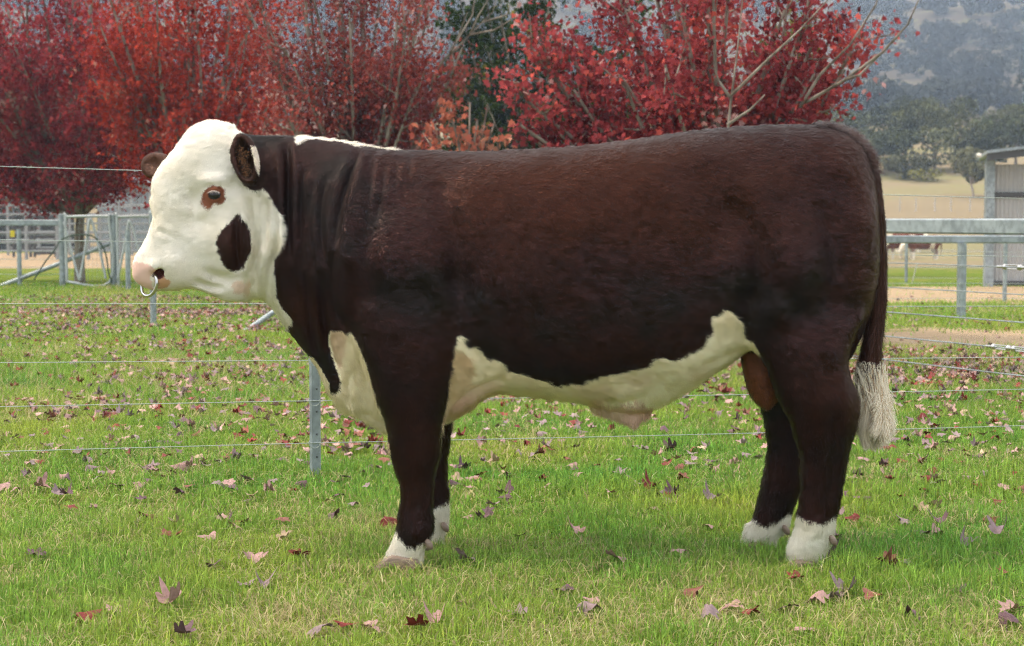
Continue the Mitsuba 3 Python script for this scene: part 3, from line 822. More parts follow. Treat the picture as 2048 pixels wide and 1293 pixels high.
V, F = surface_nets(FLD, (gx[0], gy[0], gz[0]), H)
V = taubin(V, F, 6)
cc = sparse.csgraph.connected_components(sparse.coo_matrix((np.ones(len(F) * 2), (np.r_[F[:, 0], F[:, 1]], np.r_[F[:, 1], F[:, 2]])), (len(V), len(V))))[1]
big = np.bincount(cc).argmax()
F = F[cc[F[:, 0]] == big]
use = np.unique(F)
rm = np.full(len(V), -1)
rm[use] = np.arange(len(use))
V, F = V[use], rm[F]
VN = vnormals(V, F)
hw = np.clip((at(560, 400, 6.1)[0] - V[:, 0]) / .12, 0, 1) * np.clip((V[:, 0] - at(300, 400, 6.1)[0]) / .06, .15, 1)
curl = meshkit.fbm(V @ np.array([[.8, 0, -.6], [0, 1, 0], [.6, 0, .8]]) * [22, 30, 40], 3, seed=61) - .5
lump = meshkit.fbm(V * [9, 9, 16], 2, seed=62) - .5
legw = np.clip((.62 - V[:, 2]) / .1, 0, 1)
smoothc = 1 - .8 * np.clip((V[:, 0] - at(425, 400, 6.1)[0]) / .05, 0, 1) * np.clip((at(430, 350, 6.1)[2] - V[:, 2]) / .05, 0, 1)
V = V + VN * (hw * smoothc * (curl * .0019 + lump * .0010) + (1 - hw) * (curl * (.0022 + .004 * legw) + lump * .004))[:, None]
VN = vnormals(V, F)

# --- the coat's markings, in metres on the animal
PAT = dict(
    face=xz(catmull([(200, 200), (440, 225), (464, 250), (466, 260), (458, 282), (461, 304), (469, 330), (474, 353), (490, 364), (508, 371), (526, 381), (536, 392), (547, 414), (560, 431),
                     (565, 460), (562, 496), (549, 514), (544, 532), (545, 564), (547, 594), (556, 620), (575, 650), (500, 680), (200, 680)], 3), 6.06),
    cheek=xz(catmull([(462, 428), (475, 436), (485, 449), (491, 471), (493, 490), (490, 507), (482, 523), (472, 542), (462, 550), (453, 546), (441, 540), (433, 525), (428, 509), (425, 490), (427, 473), (435, 460), (448, 447), (456, 436)], 3), 5.99),
    eye=xz(catmull([(391, 401), (396, 389), (405, 376), (418, 371), (431, 373), (439, 379), (442, 391), (440, 402), (429, 412), (420, 410), (416, 411), (412, 418), (405, 420), (399, 414), (392, 408)], 3), 6.0),
    nose=xz(catmull([(262, 524), (275, 526), (289, 527), (305, 532), (315, 540), (315, 550), (303, 552), (302, 565), (304, 582), (280, 572), (262, 550)], 3), 6.08),
    nose2=xz(catmull([(316, 551), (331, 557), (333, 572), (310, 580), (308, 562)], 3), 6.04),
    crest=xz([(588, 272), (592, 291), (605, 282), (630, 278), (680, 283), (700, 289), (720, 293), (790, 301), (800, 240), (588, 240)], 6.2),
    brisket=xz(catmull([(654, 674), (664, 662), (681, 661), (694, 667), (704, 664), (717, 683), (727, 703), (736, 728), (745, 760), (775, 800), (830, 880), (780, 900), (660, 880), (655, 800), (673, 787), (678, 775), (675, 754), (666, 728), (658, 703)], 3), 6.1),
    breast=xz(catmull([(622, 712), (644, 737), (659, 763), (664, 790), (670, 840), (600, 820), (600, 740)], 3), 6.22),
    belly=xz([(880, 700), (907, 693), (914, 690), (917, 670), (922, 672), (927, 683), (934, 692), (950, 694), (961, 706), (973, 718), (989, 718), (1001, 728), (1009, 742), (1033, 748), (1059, 757), (1086, 761), (1102, 772), (1117, 777), (1132, 769), (1162, 771),
              (1179, 763), (1199, 756), (1232, 749), (1262, 742), (1290, 737), (1298, 731), (1305, 719), (1325, 714), (1338, 722), (1365, 715), (1388, 703), (1408, 693), (1411, 676), (1424, 669), (1419, 633), (1433, 630), (1446, 617), (1464, 630), (1478, 640),
              (1487, 663), (1494, 679), (1509, 683), (1518, 703), (1500, 716), (1480, 760), (1400, 900), (880, 900)], 6.02),
    pinkA=xz(catmull([(880, 845), (895, 812), (925, 792), (960, 780), (985, 786), (945, 820)], 3), 6.1), sheath=xz(catmull([(1185, 806), (1230, 806), (1290, 800), (1310, 840), (1265, 860), (1210, 845)], 3), 6.15),
    tanA=xz(catmull([(890, 750), (906, 700), (930, 705), (945, 740), (920, 780), (890, 800)], 3), 6.0), tanB=xz(catmull([(655, 676), (665, 662), (690, 664), (684, 700), (676, 740), (664, 720)], 3), 6.05),
    jaw=xz(catmull([(456, 572), (466, 566), (480, 566), (491, 560), (488, 588), (472, 594), (459, 590)], 3), 6.05),
    nfleg=nf.poly, nhleg=nh.poly, fhleg=fh.poly, ffleg=ff.poly, scrot=sc.poly)


def edge(pts, depth):
    P = xz(pts, depth)
    return lambda x: np.interp(x, P[:, 0], P[:, 1])


SOCK = [(edge([(760, 1050), (793, 1068), (803, 1080), (811, 1092), (828, 1098), (838, 1091), (845, 1087), (861, 1073), (880, 1070)], 6.0), 'nfleg'),
        (edge([(1560, 1030), (1592, 1033), (1614, 1040), (1644, 1048), (1656, 1042), (1672, 1034), (1690, 1030)], 6.03), 'nhleg'),
        (edge([(820, 1035), (850, 1028), (869, 1017), (894, 1006), (910, 1003)], 6.36), 'ffleg'),
        (edge([(1480, 1040), (1506, 1040), (1531, 1053), (1560, 1040), (1579, 1029), (1600, 1026)], 6.36), 'fhleg')]


def coat(P, jitter=0.0):
    """(colour, kind) of the coat at points P; kind 0 dark, 1 white, 2 brown skin, 3 pink skin."""
    r = np.random.default_rng(3)
    wob = (meshkit.fbm(P * 60, 2, seed=5) - .5) * .014
    x, y, z = P[:, 0] + wob + r.normal(0, jitter, len(P)), P[:, 1], P[:, 2] + (meshkit.fbm(P * 60, 2, seed=9) - .5) * .014 + r.normal(0, jitter, len(P))
    n1, n2 = meshkit.fbm(P * 3.2, 3, seed=1), meshkit.fbm(P * 11, 3, seed=2)
    kind = np.zeros(len(P), int)
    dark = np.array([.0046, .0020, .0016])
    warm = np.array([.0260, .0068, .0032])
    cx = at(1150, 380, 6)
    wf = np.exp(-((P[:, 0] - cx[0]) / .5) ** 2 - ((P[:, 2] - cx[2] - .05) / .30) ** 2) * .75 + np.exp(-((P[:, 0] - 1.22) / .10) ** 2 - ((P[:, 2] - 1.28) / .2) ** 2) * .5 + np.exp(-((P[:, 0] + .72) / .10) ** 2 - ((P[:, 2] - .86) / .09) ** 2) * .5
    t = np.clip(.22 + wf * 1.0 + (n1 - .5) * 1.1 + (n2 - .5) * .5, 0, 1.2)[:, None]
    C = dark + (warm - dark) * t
    front = x < at(620, 500, 6.2)[0]
    legN = lambda k: inside(PAT[k], x, z)
    isleg = (legN('nfleg') & (y < 6.16)) | (legN('ffleg') & (y > 6.36)) | ((legN('nhleg') & (y < 6.2) & (z < .62)) | (legN('fhleg') & (y > 6.33) & (z < .6)))
    white = inside(PAT['face'], x, z) & front
    cream = (inside(PAT['brisket'], x, z) | inside(PAT['belly'], x, z) | inside(PAT['breast'], x, z)) & ~isleg
    white |= inside(PAT['crest'], x, z) & (np.abs(y - BY) < .12)
    belly = cream
    white |= cream
    for e, k in SOCK:
        m = inside(PAT[k], x, z) | inside(PAT[k] + [.012, 0], x, z) | inside(PAT[k] - [.012, 0], x, z)
        side = y < 6.25 if k[0] == 'n' else y >= 6.25
        white |= m & side & (z < e(x)) & (z < .4)
    qe = P - EAR_C
    earin = (((qe @ (ear_w / np.linalg.norm(ear_w))) / .055) ** 2 + ((qe @ (ear_len / np.linalg.norm(ear_len))) / .103) ** 2 < 1) & (P[:, 1] < EAR_Y + .040)
    wc = np.array([.75, .72, .65]) - (n2[:, None] - .45) * np.array([.10, .14, .22])
    C = np.where(white[:, None], wc, C)
    kind[white] = 1
    lowc = np.array([.81, .735, .56]) + (n1[:, None] - .5) * np.array([.25, .3, .34])
    C = np.where(belly[:, None], lowc, C)
    pk = np.clip((meshkit.fbm(P * 7, 2, seed=21) - .46) * 5, 0, 1)[:, None] * np.clip((.70 - P[:, 2:3]) * 6, 0, 1)
    C = np.where(belly[:, None], C * (1 - pk) + np.array([.62, .40, .32]) * pk, C)
    for nm, cc_, am in (('pinkA', (.62, .40, .33), .8), ('sheath', (.60, .40, .33), .85), ('tanA', (.54, .36, .20), .75), ('tanB', (.58, .40, .29), .7)):
        m = inside(PAT[nm], x, z) & belly
        C = np.where(m[:, None], C * (1 - am * (.6 + .6 * n2[:, None])) + np.array(cc_) * am * (.6 + .6 * n2[:, None]), C)
    jw = inside(PAT['jaw'], x, z) & front
    C = np.where(jw[:, None], C * .45 + np.array([.60, .40, .29]) * .55 * (.6 + .8 * n2[:, None]), C)
    dk = inside(PAT['cheek'], x, z) & front & (y < 6.2)
    C = np.where(dk[:, None], dark * 1.15 + n2[:, None] * np.array([.02, .006, .004]), C)
    kind[dk] = 0
    ey = inside(PAT['eye'], x, z) & (y < 6.15)
    C = np.where(ey[:, None], np.array([.20, .070, .036]) * (.6 + n2[:, None] * .8), C)
    kind[ey] = 2
    no = (inside(PAT['nose'], x, z)) & front
    C = np.where(no[:, None], np.array([.70, .485, .43]) * (.85 + .3 * n2[:, None]), C)
    n2_ = inside(PAT['nose2'], x, z) & front
    C = np.where(n2_[:, None], np.array([.56, .33, .21]), C)
    kind[no | n2_] = 3
    hole = np.linalg.norm((P - NOS - [0, .012, 0]) * [1, .7, 1.2], axis=1) < .023
    C = np.where((hole & (P[:, 1] > NOS[1] + .004))[:, None], np.array([.10, .035, .03]), C)
    sk = inside(PAT['scrot'], x, z) & (np.abs(y - 6.24) < .11) & (z < at(1500, 706, 6.2)[2]) & ~(legN('nhleg') & (y < 6.14))
    C = np.where(sk[:, None], np.array([.135, .047, .022]) * (.75 + .5 * n2[:, None]), C)
    kind[sk] = 2
    # ears: dark outside, darker hollow, a pale fringe on the rear rim
    q = P - EAR_C
    ew = q @ (ear_w / np.linalg.norm(ear_w))
    ew = ew * np.sign(ear_w[0])
    rim = earin & (ew > .034) & (q[:, 2] < .045) & (P[:, 1] < EAR_Y + .012)
    C = np.where(earin[:, None], np.array([.022, .0085, .006]) * (.7 + .6 * n2[:, None]), C)
    C = np.where(((q @ (ear_n / np.linalg.norm(ear_n)) < .012) & earin & (np.abs(q @ (ear_w / np.linalg.norm(ear_w))) < .031))[:, None], np.array([.013, .006, .0045]) * (.5 + n2[:, None]), C)
    C = np.where(rim[:, None], np.array([.66, .58, .50]), C)
    far = np.linalg.norm(P - EAR2, axis=1) < .10
    fe = far & (P[:, 0] < at(330, 330, 6.15)[0]) & (P[:, 1] > 6.16)
    C = np.where(fe[:, None], np.array([.055, .024, .016]), C)
    kind[fe | (earin & ~rim)] = 0
    return np.clip(C, .003, .9), kind


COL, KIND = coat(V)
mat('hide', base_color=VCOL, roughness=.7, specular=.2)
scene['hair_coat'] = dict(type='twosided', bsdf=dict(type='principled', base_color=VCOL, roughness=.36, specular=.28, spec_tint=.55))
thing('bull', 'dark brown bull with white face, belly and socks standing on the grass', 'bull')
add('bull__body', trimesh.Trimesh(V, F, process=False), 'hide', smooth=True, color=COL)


def flow(P, N):
    """Which way the hair lies."""
    d = np.tile(np.array([.90, 0, -.45]), (len(P), 1))
    w = meshkit.fbm(P * 4.0, 2, seed=31) - .5
    d[:, 2] += w * 1.1
    legs = P[:, 2] < .62
    t = np.clip((.66 - P[:, 2]) / .12, 0, 1)[:, None]
    d = d * (1 - t) + np.array([.12, 0, -1.0]) * t
    hx = P[:, 0] < at(480, 400, 6.1)[0]
    up = np.stack([.5 + 0 * w, 0 * w, .35 + w * 2.2], 1)
    d = np.where(hx[:, None], up, d)
    neck = (P[:, 0] > at(480, 400, 6.1)[0]) & (P[:, 0] < at(560, 400, 6.1)[0])
    d = np.where(neck[:, None], np.array([.1, 0, -1.0]), d)
    d = d - N * (d * N).sum(1, keepdims=True)
    return d / (np.linalg.norm(d, axis=1, keepdims=True) + 1e-9)


def fur(n, seed):
    r = np.random.default_rng(seed)
    tri = V[F]
    area = np.linalg.norm(np.cross(tri[:, 1] - tri[:, 0], tri[:, 2] - tri[:, 0]), axis=1) / 2
    cen = tri.mean(1)
    fn = VN[F].mean(1)
    view = (EYE - cen)
    view /= np.linalg.norm(view, axis=1, keepdims=True)
    vis = (fn * view).sum(1)
    p = area * np.clip(1.0 - 0.9 * np.clip(-vis - .1, 0, .35) / .35, .1, 1)
    k = r.choice(len(F), n, p=p / p.sum())
    a, b = r.random(n), r.random(n)
    sw = a + b > 1
    a[sw], b[sw] = 1 - a[sw], 1 - b[sw]
    c = 1 - a - b
    P = tri[k, 0] * c[:, None] + tri[k, 1] * a[:, None] + tri[k, 2] * b[:, None]
    N = VN[F[k, 0]] * c[:, None] + VN[F[k, 1]] * a[:, None] + VN[F[k, 2]] * b[:, None]
    N /= np.linalg.norm(N, axis=1, keepdims=True)
    C, K = coat(P, .0012)
    d = flow(P, N)
    s = np.cross(N, d)
    j = (r.normal(0, .25, n) + (meshkit.fbm(P * 22, 2, seed=43) - .5) * np.where((P[:, 0] < at(440, 400, 6.1)[0]) | (P[:, 2] < .6), 1.5, .75))[:, None]
    d = d + s * j + .25 * r.normal(0, .3, (n, 3))
    d -= N * (d * N).sum(1, keepdims=True)
    d /= np.linalg.norm(d, axis=1, keepdims=True) + 1e-9
    s = np.cross(N, d)
    L = r.uniform(.011, .020, n)
    L[P[:, 2] < .62] *= 1.25
    head = P[:, 0] < at(460, 400, 6.1)[0]
    L[head] *= np.where((P[head, 0] > at(430, 400, 6.1)[0]) & (P[head, 2] < at(430, 360, 6.1)[2]), .6, .85)
    nk = (P[:, 0] >= at(460, 400, 6.1)[0]) & (P[:, 0] < at(690, 400, 6.1)[0])
    L[nk] *= .65
    belly = (K == 1) & ~head & (P[:, 2] > .4)
    L[belly] *= 1.7
    lift = r.uniform(.12, .34, n)
    keep = (K != 3) & ~((K == 2) & (r.random(n) < .4))
    keep &= np.linalg.norm(P - EYE_P, axis=1) > .020
    ridge = (P[:, 0] > at(1620, 300, 6.25)[0]) & (P[:, 2] > at(1700, 345, 6.25)[2]) & (np.abs(P[:, 1] - BY) < .06)
    lift[ridge] = 1.1
    L[ridge] *= 1.0
    crown = head & (P[:, 2] > at(400, 300, 6.1)[2])
    lift[head] *= .6
    lift[crown] += .08
    w = np.where(K == 1, .0022, .0021) * r.uniform(.6, 1.4, n)
    tip = P + (d + N * lift[:, None]) * L[:, None]
    v = np.stack([P - s * w[:, None] / 2 - N * .001, P + s * w[:, None] / 2 - N * .001, tip], 1)[keep]
    sx = (P * d).sum(1)
    q = np.stack([P @ np.array([0, 0, 1.0]) * 130 + sx * 0, P[:, 0] * 45, P[:, 1] * 60], -1)
    clump = meshkit.fbm(q, 2, seed=41) - .5
    tint = np.exp(r.normal(0, np.where(K == 1, .05, .26), n) + clump * np.where(K == 1, .30, .75))[:, None]
    C = np.clip(C * tint, 0, .84)
    nn = N + .26 * r.normal(0, 1, (n, 3)) * np.where(K == 1, .35, .60)[:, None] + d * .12 + (s * clump[:, None]) * 1.0
    nn /= np.linalg.norm(nn, axis=1, keepdims=True)
    C, nn = np.repeat(C[keep], 3, 0), np.repeat(nn[keep], 3, 0)
    m = keep.sum()
    return v.reshape(-1, 3), np.arange(3 * m).reshape(-1, 3), nn, C


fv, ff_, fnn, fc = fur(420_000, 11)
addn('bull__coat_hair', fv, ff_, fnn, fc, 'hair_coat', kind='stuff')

# hooves, dewclaws, eye, ring and tail hair
def horn_tex(p, n, uv):
    f = fbm(p.x * 60, p.y * 60, p.z * 260, 3)
    return mix((.11, .080, .062), (.27, .20, .155), f)


scene['horn'] = dict(type='twosided', bsdf=dict(type='principled', base_color=proc(horn_tex), roughness=.45, specular=.5))
mat('eyeball', base_color=rgb(.012, .011, .013), roughness=.12, specular=.25, clearcoat=.6, clearcoat_gloss=.95)
mat('lid', base_color=rgb(.055, .030, .026), roughness=.4)


def hull(pts):
    return trimesh.convex.convex_hull(np.asarray(pts))


def claw(c, L, w, hgt, yaw=0.0):
    """One toe of a cloven hoof, toe towards -x."""
    p = []
    for x, y0, y1, z in ((-L * .62, -.25, .25, 0), (-L * .40, -.48, .48, 0), (L * .40, -.5, .5, 0), (L * .5, -.4, .4, .3), (-L * .15, -.42, .42, .96), (L * .42, -.40, .40, .72), (-L * .50, -.22, .22, .25)):
        for y in (y0, y1):
            p.append((x, y * w, z * hgt))
    m = hull(p)
    m = m.subdivide().subdivide()
    v, f = taubin(np.array(m.vertices), m.faces, 3), m.faces
    c_, s_ = math.cos(yaw), math.sin(yaw)
    v = v @ np.array([[c_, s_, 0], [-s_, c_, 0], [0, 0, 1]])
    return trimesh.Trimesh(v + c, f, process=False)


k = 0
for px, d, L in ((800, 6.06, .150), (856, 6.43, .135), (1604, 6.09, .125), (1514, 6.42, .125)):
    for s in (-1, 1):
        g0 = at(px, 700, d)
        add('bull__hoof' + (f'_{k:03d}' if k else ''), claw(np.array([g0[0] - .006, d + s * .034, .0]), L * (1.0 if px == 800 else .72), .060, .052 if px == 800 else .030, s * -.10), 'horn', smooth=40)
        k += 1
k = 0
for px, py, d in ((859, 1092, 6.02), (852, 1094, 6.10), (891, 1057, 6.37), (880, 1062, 6.44), (1667, 1084, 6.05), (1573, 1063, 6.37), (1562, 1066, 6.45)):
    c = at(px, py, d)
    m = trimesh.creation.icosphere(2, 1.0)
    v = m.vertices * [.013, .013, .019] * (1 + .25 * m.vertices[:, 2:3])
    v[:, 0] += v[:, 2] * -.35
    add('bull__dewclaw' + (f'_{k:03d}' if k else ''), trimesh.Trimesh(v + c, m.faces, process=False), 'horn', smooth=True)
    k += 1
m = trimesh.creation.icosphere(3, 1.0)
add('bull__eye', trimesh.Trimesh(m.vertices * [.0215, .0155, .0165] + EYE_P + [0, .0015, 0], m.faces, process=False), 'eyeball', smooth=True, label='dark glossy eye in a brown patch')
r = np.random.default_rng(4)
lash_v, lash_f = [], []
for i in range(60):
    t = r.uniform(-1, 1)
    b = EYE_P + np.array([t * .020, -.010 + .006 * t * t, .016 - .008 * t * t])
    e = b + np.array([t * .006 - .004, -.013, -.007 + r.normal(0, .003)])
    lash_v += [b + [-.0006, 0, 0], b + [.0006, 0, 0], e]
    lash_f.append((3 * i, 3 * i + 1, 3 * i + 2))
add('bull__eye__eyelashes', trimesh.Trimesh(np.array(lash_v), np.array(lash_f), process=False), 'hair_coat', color=np.tile([.55, .50, .46], (180, 1)), kind='stuff')
# pale brown tufts in the hollow of the ear
ev, r = [], np.random.default_rng(14)
lh, wh_, nh_ = (a_ / np.linalg.norm(a_) for a_ in (ear_len, ear_w * np.sign(ear_w[0]), ear_n))
for i in range(260):
    b = EAR_C + lh * r.uniform(-.05, .06) + wh_ * r.normal(-.012, .010) + nh_ * .004
    e = b + nh_ * r.uniform(.012, .028) + wh_ * r.uniform(.004, .024) + lh * r.uniform(-.004, .024)
    ev += [b - lh * .0007, b + lh * .0007, e]
add('bull__ear_hair', trimesh.Trimesh(np.array(ev), np.arange(len(ev)).reshape(-1, 3), process=False), 'hair_coat', color=np.repeat(np.array([.16, .085, .045]) * np.exp(r.normal(0, .35, (260, 1))), 3, 0), kind='stuff')
# the ring through the nose
ring_top = NOS + [-.004, -.004, -.012]
R_, a = .041, np.linspace(0, 2 * np.pi, 49)
rc_ = np.array([NOS[0] - .036, NOS[1] + .030, NOS[2] - .038])
ax1 = np.array([.80, -.60, .12])
ax1 /= np.linalg.norm(ax1)
ax2 = np.array([.10, .0, 1.0])
ax2 /= np.linalg.norm(ax2)
add('bull__nose_ring', tube(rc_ + R_ * .95 * (np.cos(a)[:, None] * ax1 + np.sin(a)[:, None] * ax2), .0060, 10, caps=False), 'steel', smooth=True, label='steel ring through the nose')

scene['switch_hair'] = dict(type='principledthin', base_color=VCOL, roughness=.45, spec_trans=0.0, eta=1.4, diff_trans=.8)
# the white switch of the tail: long wavy locks
r = np.random.default_rng(8)
lv, lf, ln, lc, nv = [], [], [], [], 0
nS = 15000
for i in range(nS):
    u, w = r.random(), r.normal(0, 1)
    a0 = at(1739 + r.normal(0, 10), r.uniform(722, 800), 6.24 + r.normal(0, .018))
    pale = True
    lock = r.integers(0, 26)
    lr = np.random.default_rng(lock)
    ex, ey, spread = lr.uniform(1712, 1782), lr.uniform(855, 893), lr.normal(0, .03)
    ey = ey - abs(ex - 1742) * .28
    if r.random() < .25:
        ey -= r.uniform(0, 60)
    if not pale:
        ey = min(ey, r.uniform(760, 800))
        ex = 1736 + r.normal(0, 9)
    e0 = at(ex + r.normal(0, 4.5), ey + r.normal(0, 6), 6.24 + spread + r.normal(0, .008))
    t = np.linspace(0, 1, 9)[:, None]
    ctrl = np.array([a0[0] * .55 + e0[0] * .45 + (.022 if ex > 1735 else -.012), (a0[1] + e0[1]) / 2, a0[2] * .45 + e0[2] * .55])
    c = (1 - t) ** 2 * a0 + 2 * t * (1 - t) * ctrl + t * t * e0
    ph, am = lr.uniform(0, 6.28), lr.uniform(.004, .010)
    c[:, 0] += np.sin(t[:, 0] * 7.5 + ph) * am * t[:, 0]
    c[:, 1] += np.cos(t[:, 0] * 8.0 + ph) * am * t[:, 0]
    wd = .0012 * r.uniform(.7, 1.3) * np.linspace(1, .35, 9)
    tn = np.gradient(c, axis=0)
    tn /= np.linalg.norm(tn, axis=1, keepdims=True)
    s = np.cross(tn, [r.normal(0, .3), -1, r.normal(0, .2)])
    s /= np.linalg.norm(s, axis=1, keepdims=True)
    v = np.stack([c - s * wd[:, None], c + s * wd[:, None]], 1).reshape(-1, 3)
    nn = np.cross(s, tn)
    nn = nn * np.where((nn * (EYE - c)).sum(1, keepdims=True) < 0, -1, 1) + np.array([(e0[0] - 1.26) * 5, 0, .25])
    nn /= np.linalg.norm(nn, axis=1, keepdims=True)
    q = np.arange(8)[:, None] * 2
    f = np.vstack([q + [0, 1, 3], q + [0, 3, 2]])
    base = np.array([.82, .77, .66]) * np.exp(r.normal(0, .10)) if pale else np.array([.035, .014, .010])
    if pale and r.random() < .12:
        base = np.array([.55, .40, .26])
    if not pale:
        v = v.copy()
    lv.append(v)
    lf.append(f + nv)
    ln.append(np.repeat(nn, 2, 0))
    lc.append(np.tile(base, (18, 1)))
    nv += 18
cp = np.array([at(x, y, 6.24) for x, y in ((1738, 738), (1738, 765), (1741, 795), (1745, 825), (1746, 850), (1744, 868), (1742, 880))])
core = tube(cp, [.012, .026, .036, .042, .040, .028, .008], 16)
cvv = np.array(core.vertices)
cvv[:, 1] = 6.24 + (cvv[:, 1] - 6.24) * .45
cvv[:, 0] += .006 * np.sin(cvv[:, 2] * 60) + .004 * (meshkit.fbm(cvv * 70, 2, seed=6) - .5)
lv.append(cvv)
lf.append(np.array(core.faces) + nv)
ln.append(vnormals(cvv, np.array(core.faces)))
lc.append(np.tile([.74, .68, .56], (len(cvv), 1)))
addn('bull__tail_switch', np.vstack(lv), np.vstack(lf), np.vstack(ln), np.vstack(lc), 'switch_hair', label='cream-white wavy tail switch', kind='stuff')
# dark brush hair over the lower tail, covering the roots of the switch
lv, lc, ln = [], [], []
for i in range(9500):
    t = r.random() ** .6 if i < 7000 else r.uniform(.80, .97)
    py = 430 + 338 * t
    px = np.interp(py, [430, 520, 600, 670, 730, 775], [1752, 1757, 1756, 1747, 1740, 1737])
    rad = np.interp(py, [430, 600, 680, 740, 770], [.028, .030, .034, .034, .03])
    an = r.uniform(0, 2 * np.pi)
    o = np.array([math.cos(an), math.sin(an), 0])
    c = at(px, py, 6.24)
    b = c + o * rad * .9
    L = r.uniform(.03, .07) if i < 7000 else r.uniform(.05, .13) * (1 - .7 * abs(math.cos(an)))
    e = b + o * (.010 if i < 7000 else .014) + np.array([r.normal(-.008, .008), r.normal(0, .006), -L])
    s = np.cross(e - b, o)
    s /= np.linalg.norm(s)
    lv += [b - s * .0012, b + s * .0012, e]
    cc_ = np.array([.034, .0135, .010]) * np.exp(r.normal(0, .3))
    lc += [cc_] * 3
    ln += [o + r.normal(0, .15, 3)] * 3
ln = np.array(ln)
ln /= np.linalg.norm(ln, axis=1, keepdims=True)
addn('bull__tail_hair', np.array(lv), np.arange(len(lv)).reshape(-1, 3), ln, np.array(lc), 'hair_coat', kind='stuff')

# ------------------------------------------------------------------ fences, gates, sheds
ORD = ['first', 'second', 'third', 'fourth', 'fifth', 'sixth', 'seventh', 'eighth', 'ninth', 'tenth', 'eleventh', 'twelfth', 'thirteenth', 'fourteenth', 'fifteenth', 'sixteenth']
def galv_tex(p, n, uv):
    f, g = fbm(p.x * 30, p.y * 30, p.z * 18, 3), fbm(p.x * 4, p.y * 4, p.z * 3, 3)
    return mix((.20, .24, .27), (.34, .40, .44), smoothstep(.3, .7, f * .6 + g * .4))


def corr_tex(p, n, uv):
    g = fbm(p.x * 2, p.y * 2, p.z * .6, 3)
    return mix((.33, .34, .345), (.42, .43, .435), g)


scene['galv'] = dict(type='twosided', bsdf=dict(type='principled', base_color=proc(galv_tex), roughness=.45, metallic=.35, specular=.5))
scene['wire'] = dict(type='twosided', bsdf=dict(type='principled', base_color=rgb(.40, .46, .45), roughness=.45, metallic=.3))
scene['steel'] = dict(type='twosided', bsdf=dict(type='principled', base_color=rgb(.62, .62, .62), roughness=.2, metallic=1.0))
scene['gate_galv'] = dict(type='twosided', bsdf=dict(type='principled', base_color=rgb(.44, .49, .52), roughness=.45, metallic=.3))
scene['yard_steel'] = dict(type='twosided', bsdf=dict(type='principled', base_color=rgb(.24, .265, .285), roughness=.5, metallic=.2))
scene['cladding'] = dict(type='twosided', bsdf=dict(type='principled', base_color=proc(corr_tex), roughness=.6, specular=.3))
scene['blue_steel'] = dict(type='twosided', bsdf=dict(type='principled', base_color=rgb(.25, .28, .32), roughness=.6, specular=.3))
scene['dark_steel'] = dict(type='twosided', bsdf=dict(type='principled', base_color=rgb(.055, .06, .068), roughness=.5))
scene['hose_mat'] = dict(type='twosided', bsdf=dict(type='principled', base_color=rgb(.025, .055, .042), roughness=.5))
scene['white_paint'] = dict(type='twosided', bsdf=dict(type='diffuse', reflectance=rgb(.72, .72, .70)))
scene['yellow'] = dict(type='twosided', bsdf=dict(type='diffuse', reflectance=rgb(.62, .52, .07)))

# the wire fence close behind the bull
fp = on_ground(631, 956)
D0 = fp[1]


def post_c(p, h, w=.048, d=.034, t=.004):
    o = [(-w / 2, -d / 2), (-w / 2 + .012, -d / 2 - .008), (w / 2, -d / 2), (w / 2, d / 2), (w / 2 - t, d / 2), (w / 2 - t, -d / 2 + t), (-w / 2 + .013, -d / 2 - .008 + t), (-w / 2 + t, -d / 2 + t), (-w / 2 + t, d / 2), (-w / 2, d / 2)]
    from shapely.geometry import Polygon
    m = trimesh.creation.extrude_polygon(Polygon(o), h + .1, engine='earcut')
    m.apply_translation([p[0], p[1], p[2] - .1])
    return m


thing('wire_fence', 'thin plain wire fence on a galvanised steel post, close behind the bull', 'fence')
add('wire_fence__post', post_c(fp, 1.42), 'galv')
fslope = (9.06 - 7.96) / (9.06 * 1024 / FPX + 7.96 * 1024 / FPX)      # the fence runs away to the right
fy = lambda x: D0 + (x - fp[0]) * fslope
for xx, k in ((-3.9, 1), (4.6, 2)):
    add(f'wire_fence__post_{k:03d}', post_c(np.array([xx, fy(xx), 0.0]), 1.42), 'galv')
WZ = [(1.43, 1.31), (1.107, 1.02), (.823, .770), (.562, .512), (.366, .350), (.166, .165)]
holes = []
for k, (za, zb) in enumerate(WZ):
    xs_ = np.linspace(-3.9, 4.6, 25)
    z = np.interp(xs_, [-2.3, 2.6], [za, zb]) + .002 * np.sin(xs_ * 3 + k)
    z = za + (zb - za) * (xs_ + 2.3) / 4.9 - .012 * np.sin(np.clip((xs_ - fp[0]) / (4.6 - fp[0]), 0, 1) * np.pi)
    pts = np.stack([xs_, fy(xs_) - .026, z], 1)
    add('wire_fence__wire' + (f'_{k:03d}' if k else ''), tube(pts, .0019, 5), 'wire', smooth=True)
    if k > 2:
        zc = za + (zb - za) * (fp[0] + 2.3) / 4.9
        t = np.linspace(-.3, math.pi + .5, 12)
        add('wire_fence__post__tie' + (f'_{k - 3:03d}' if k > 3 else ''), tube(np.stack([fp[0] + .026 * np.cos(t), fp[1] - .03 + 0 * t, zc - .026 * np.sin(t) * .9], 1), .0014, 4), 'wire', smooth=True)
for k in range(9):
    zz = .10 + k * .105
    m = trimesh.creation.cylinder(.0045, .004, sections=10, transform=trimesh.transformations.rotation_matrix(math.pi / 2, [1, 0, 0]))
    m.apply_translation([fp[0] + .010, fp[1] - .0215, zz])
    holes.append(m)
add('wire_fence__post__hole', join(holes), 'dark_steel', label='small dark punched holes down the post face', kind='stuff')

# the heavy cable fence that recedes from the right edge, with a box rail on top
cb = lambda d: np.array([3.58 - .44 * (d - 12.4), d, 0.0])


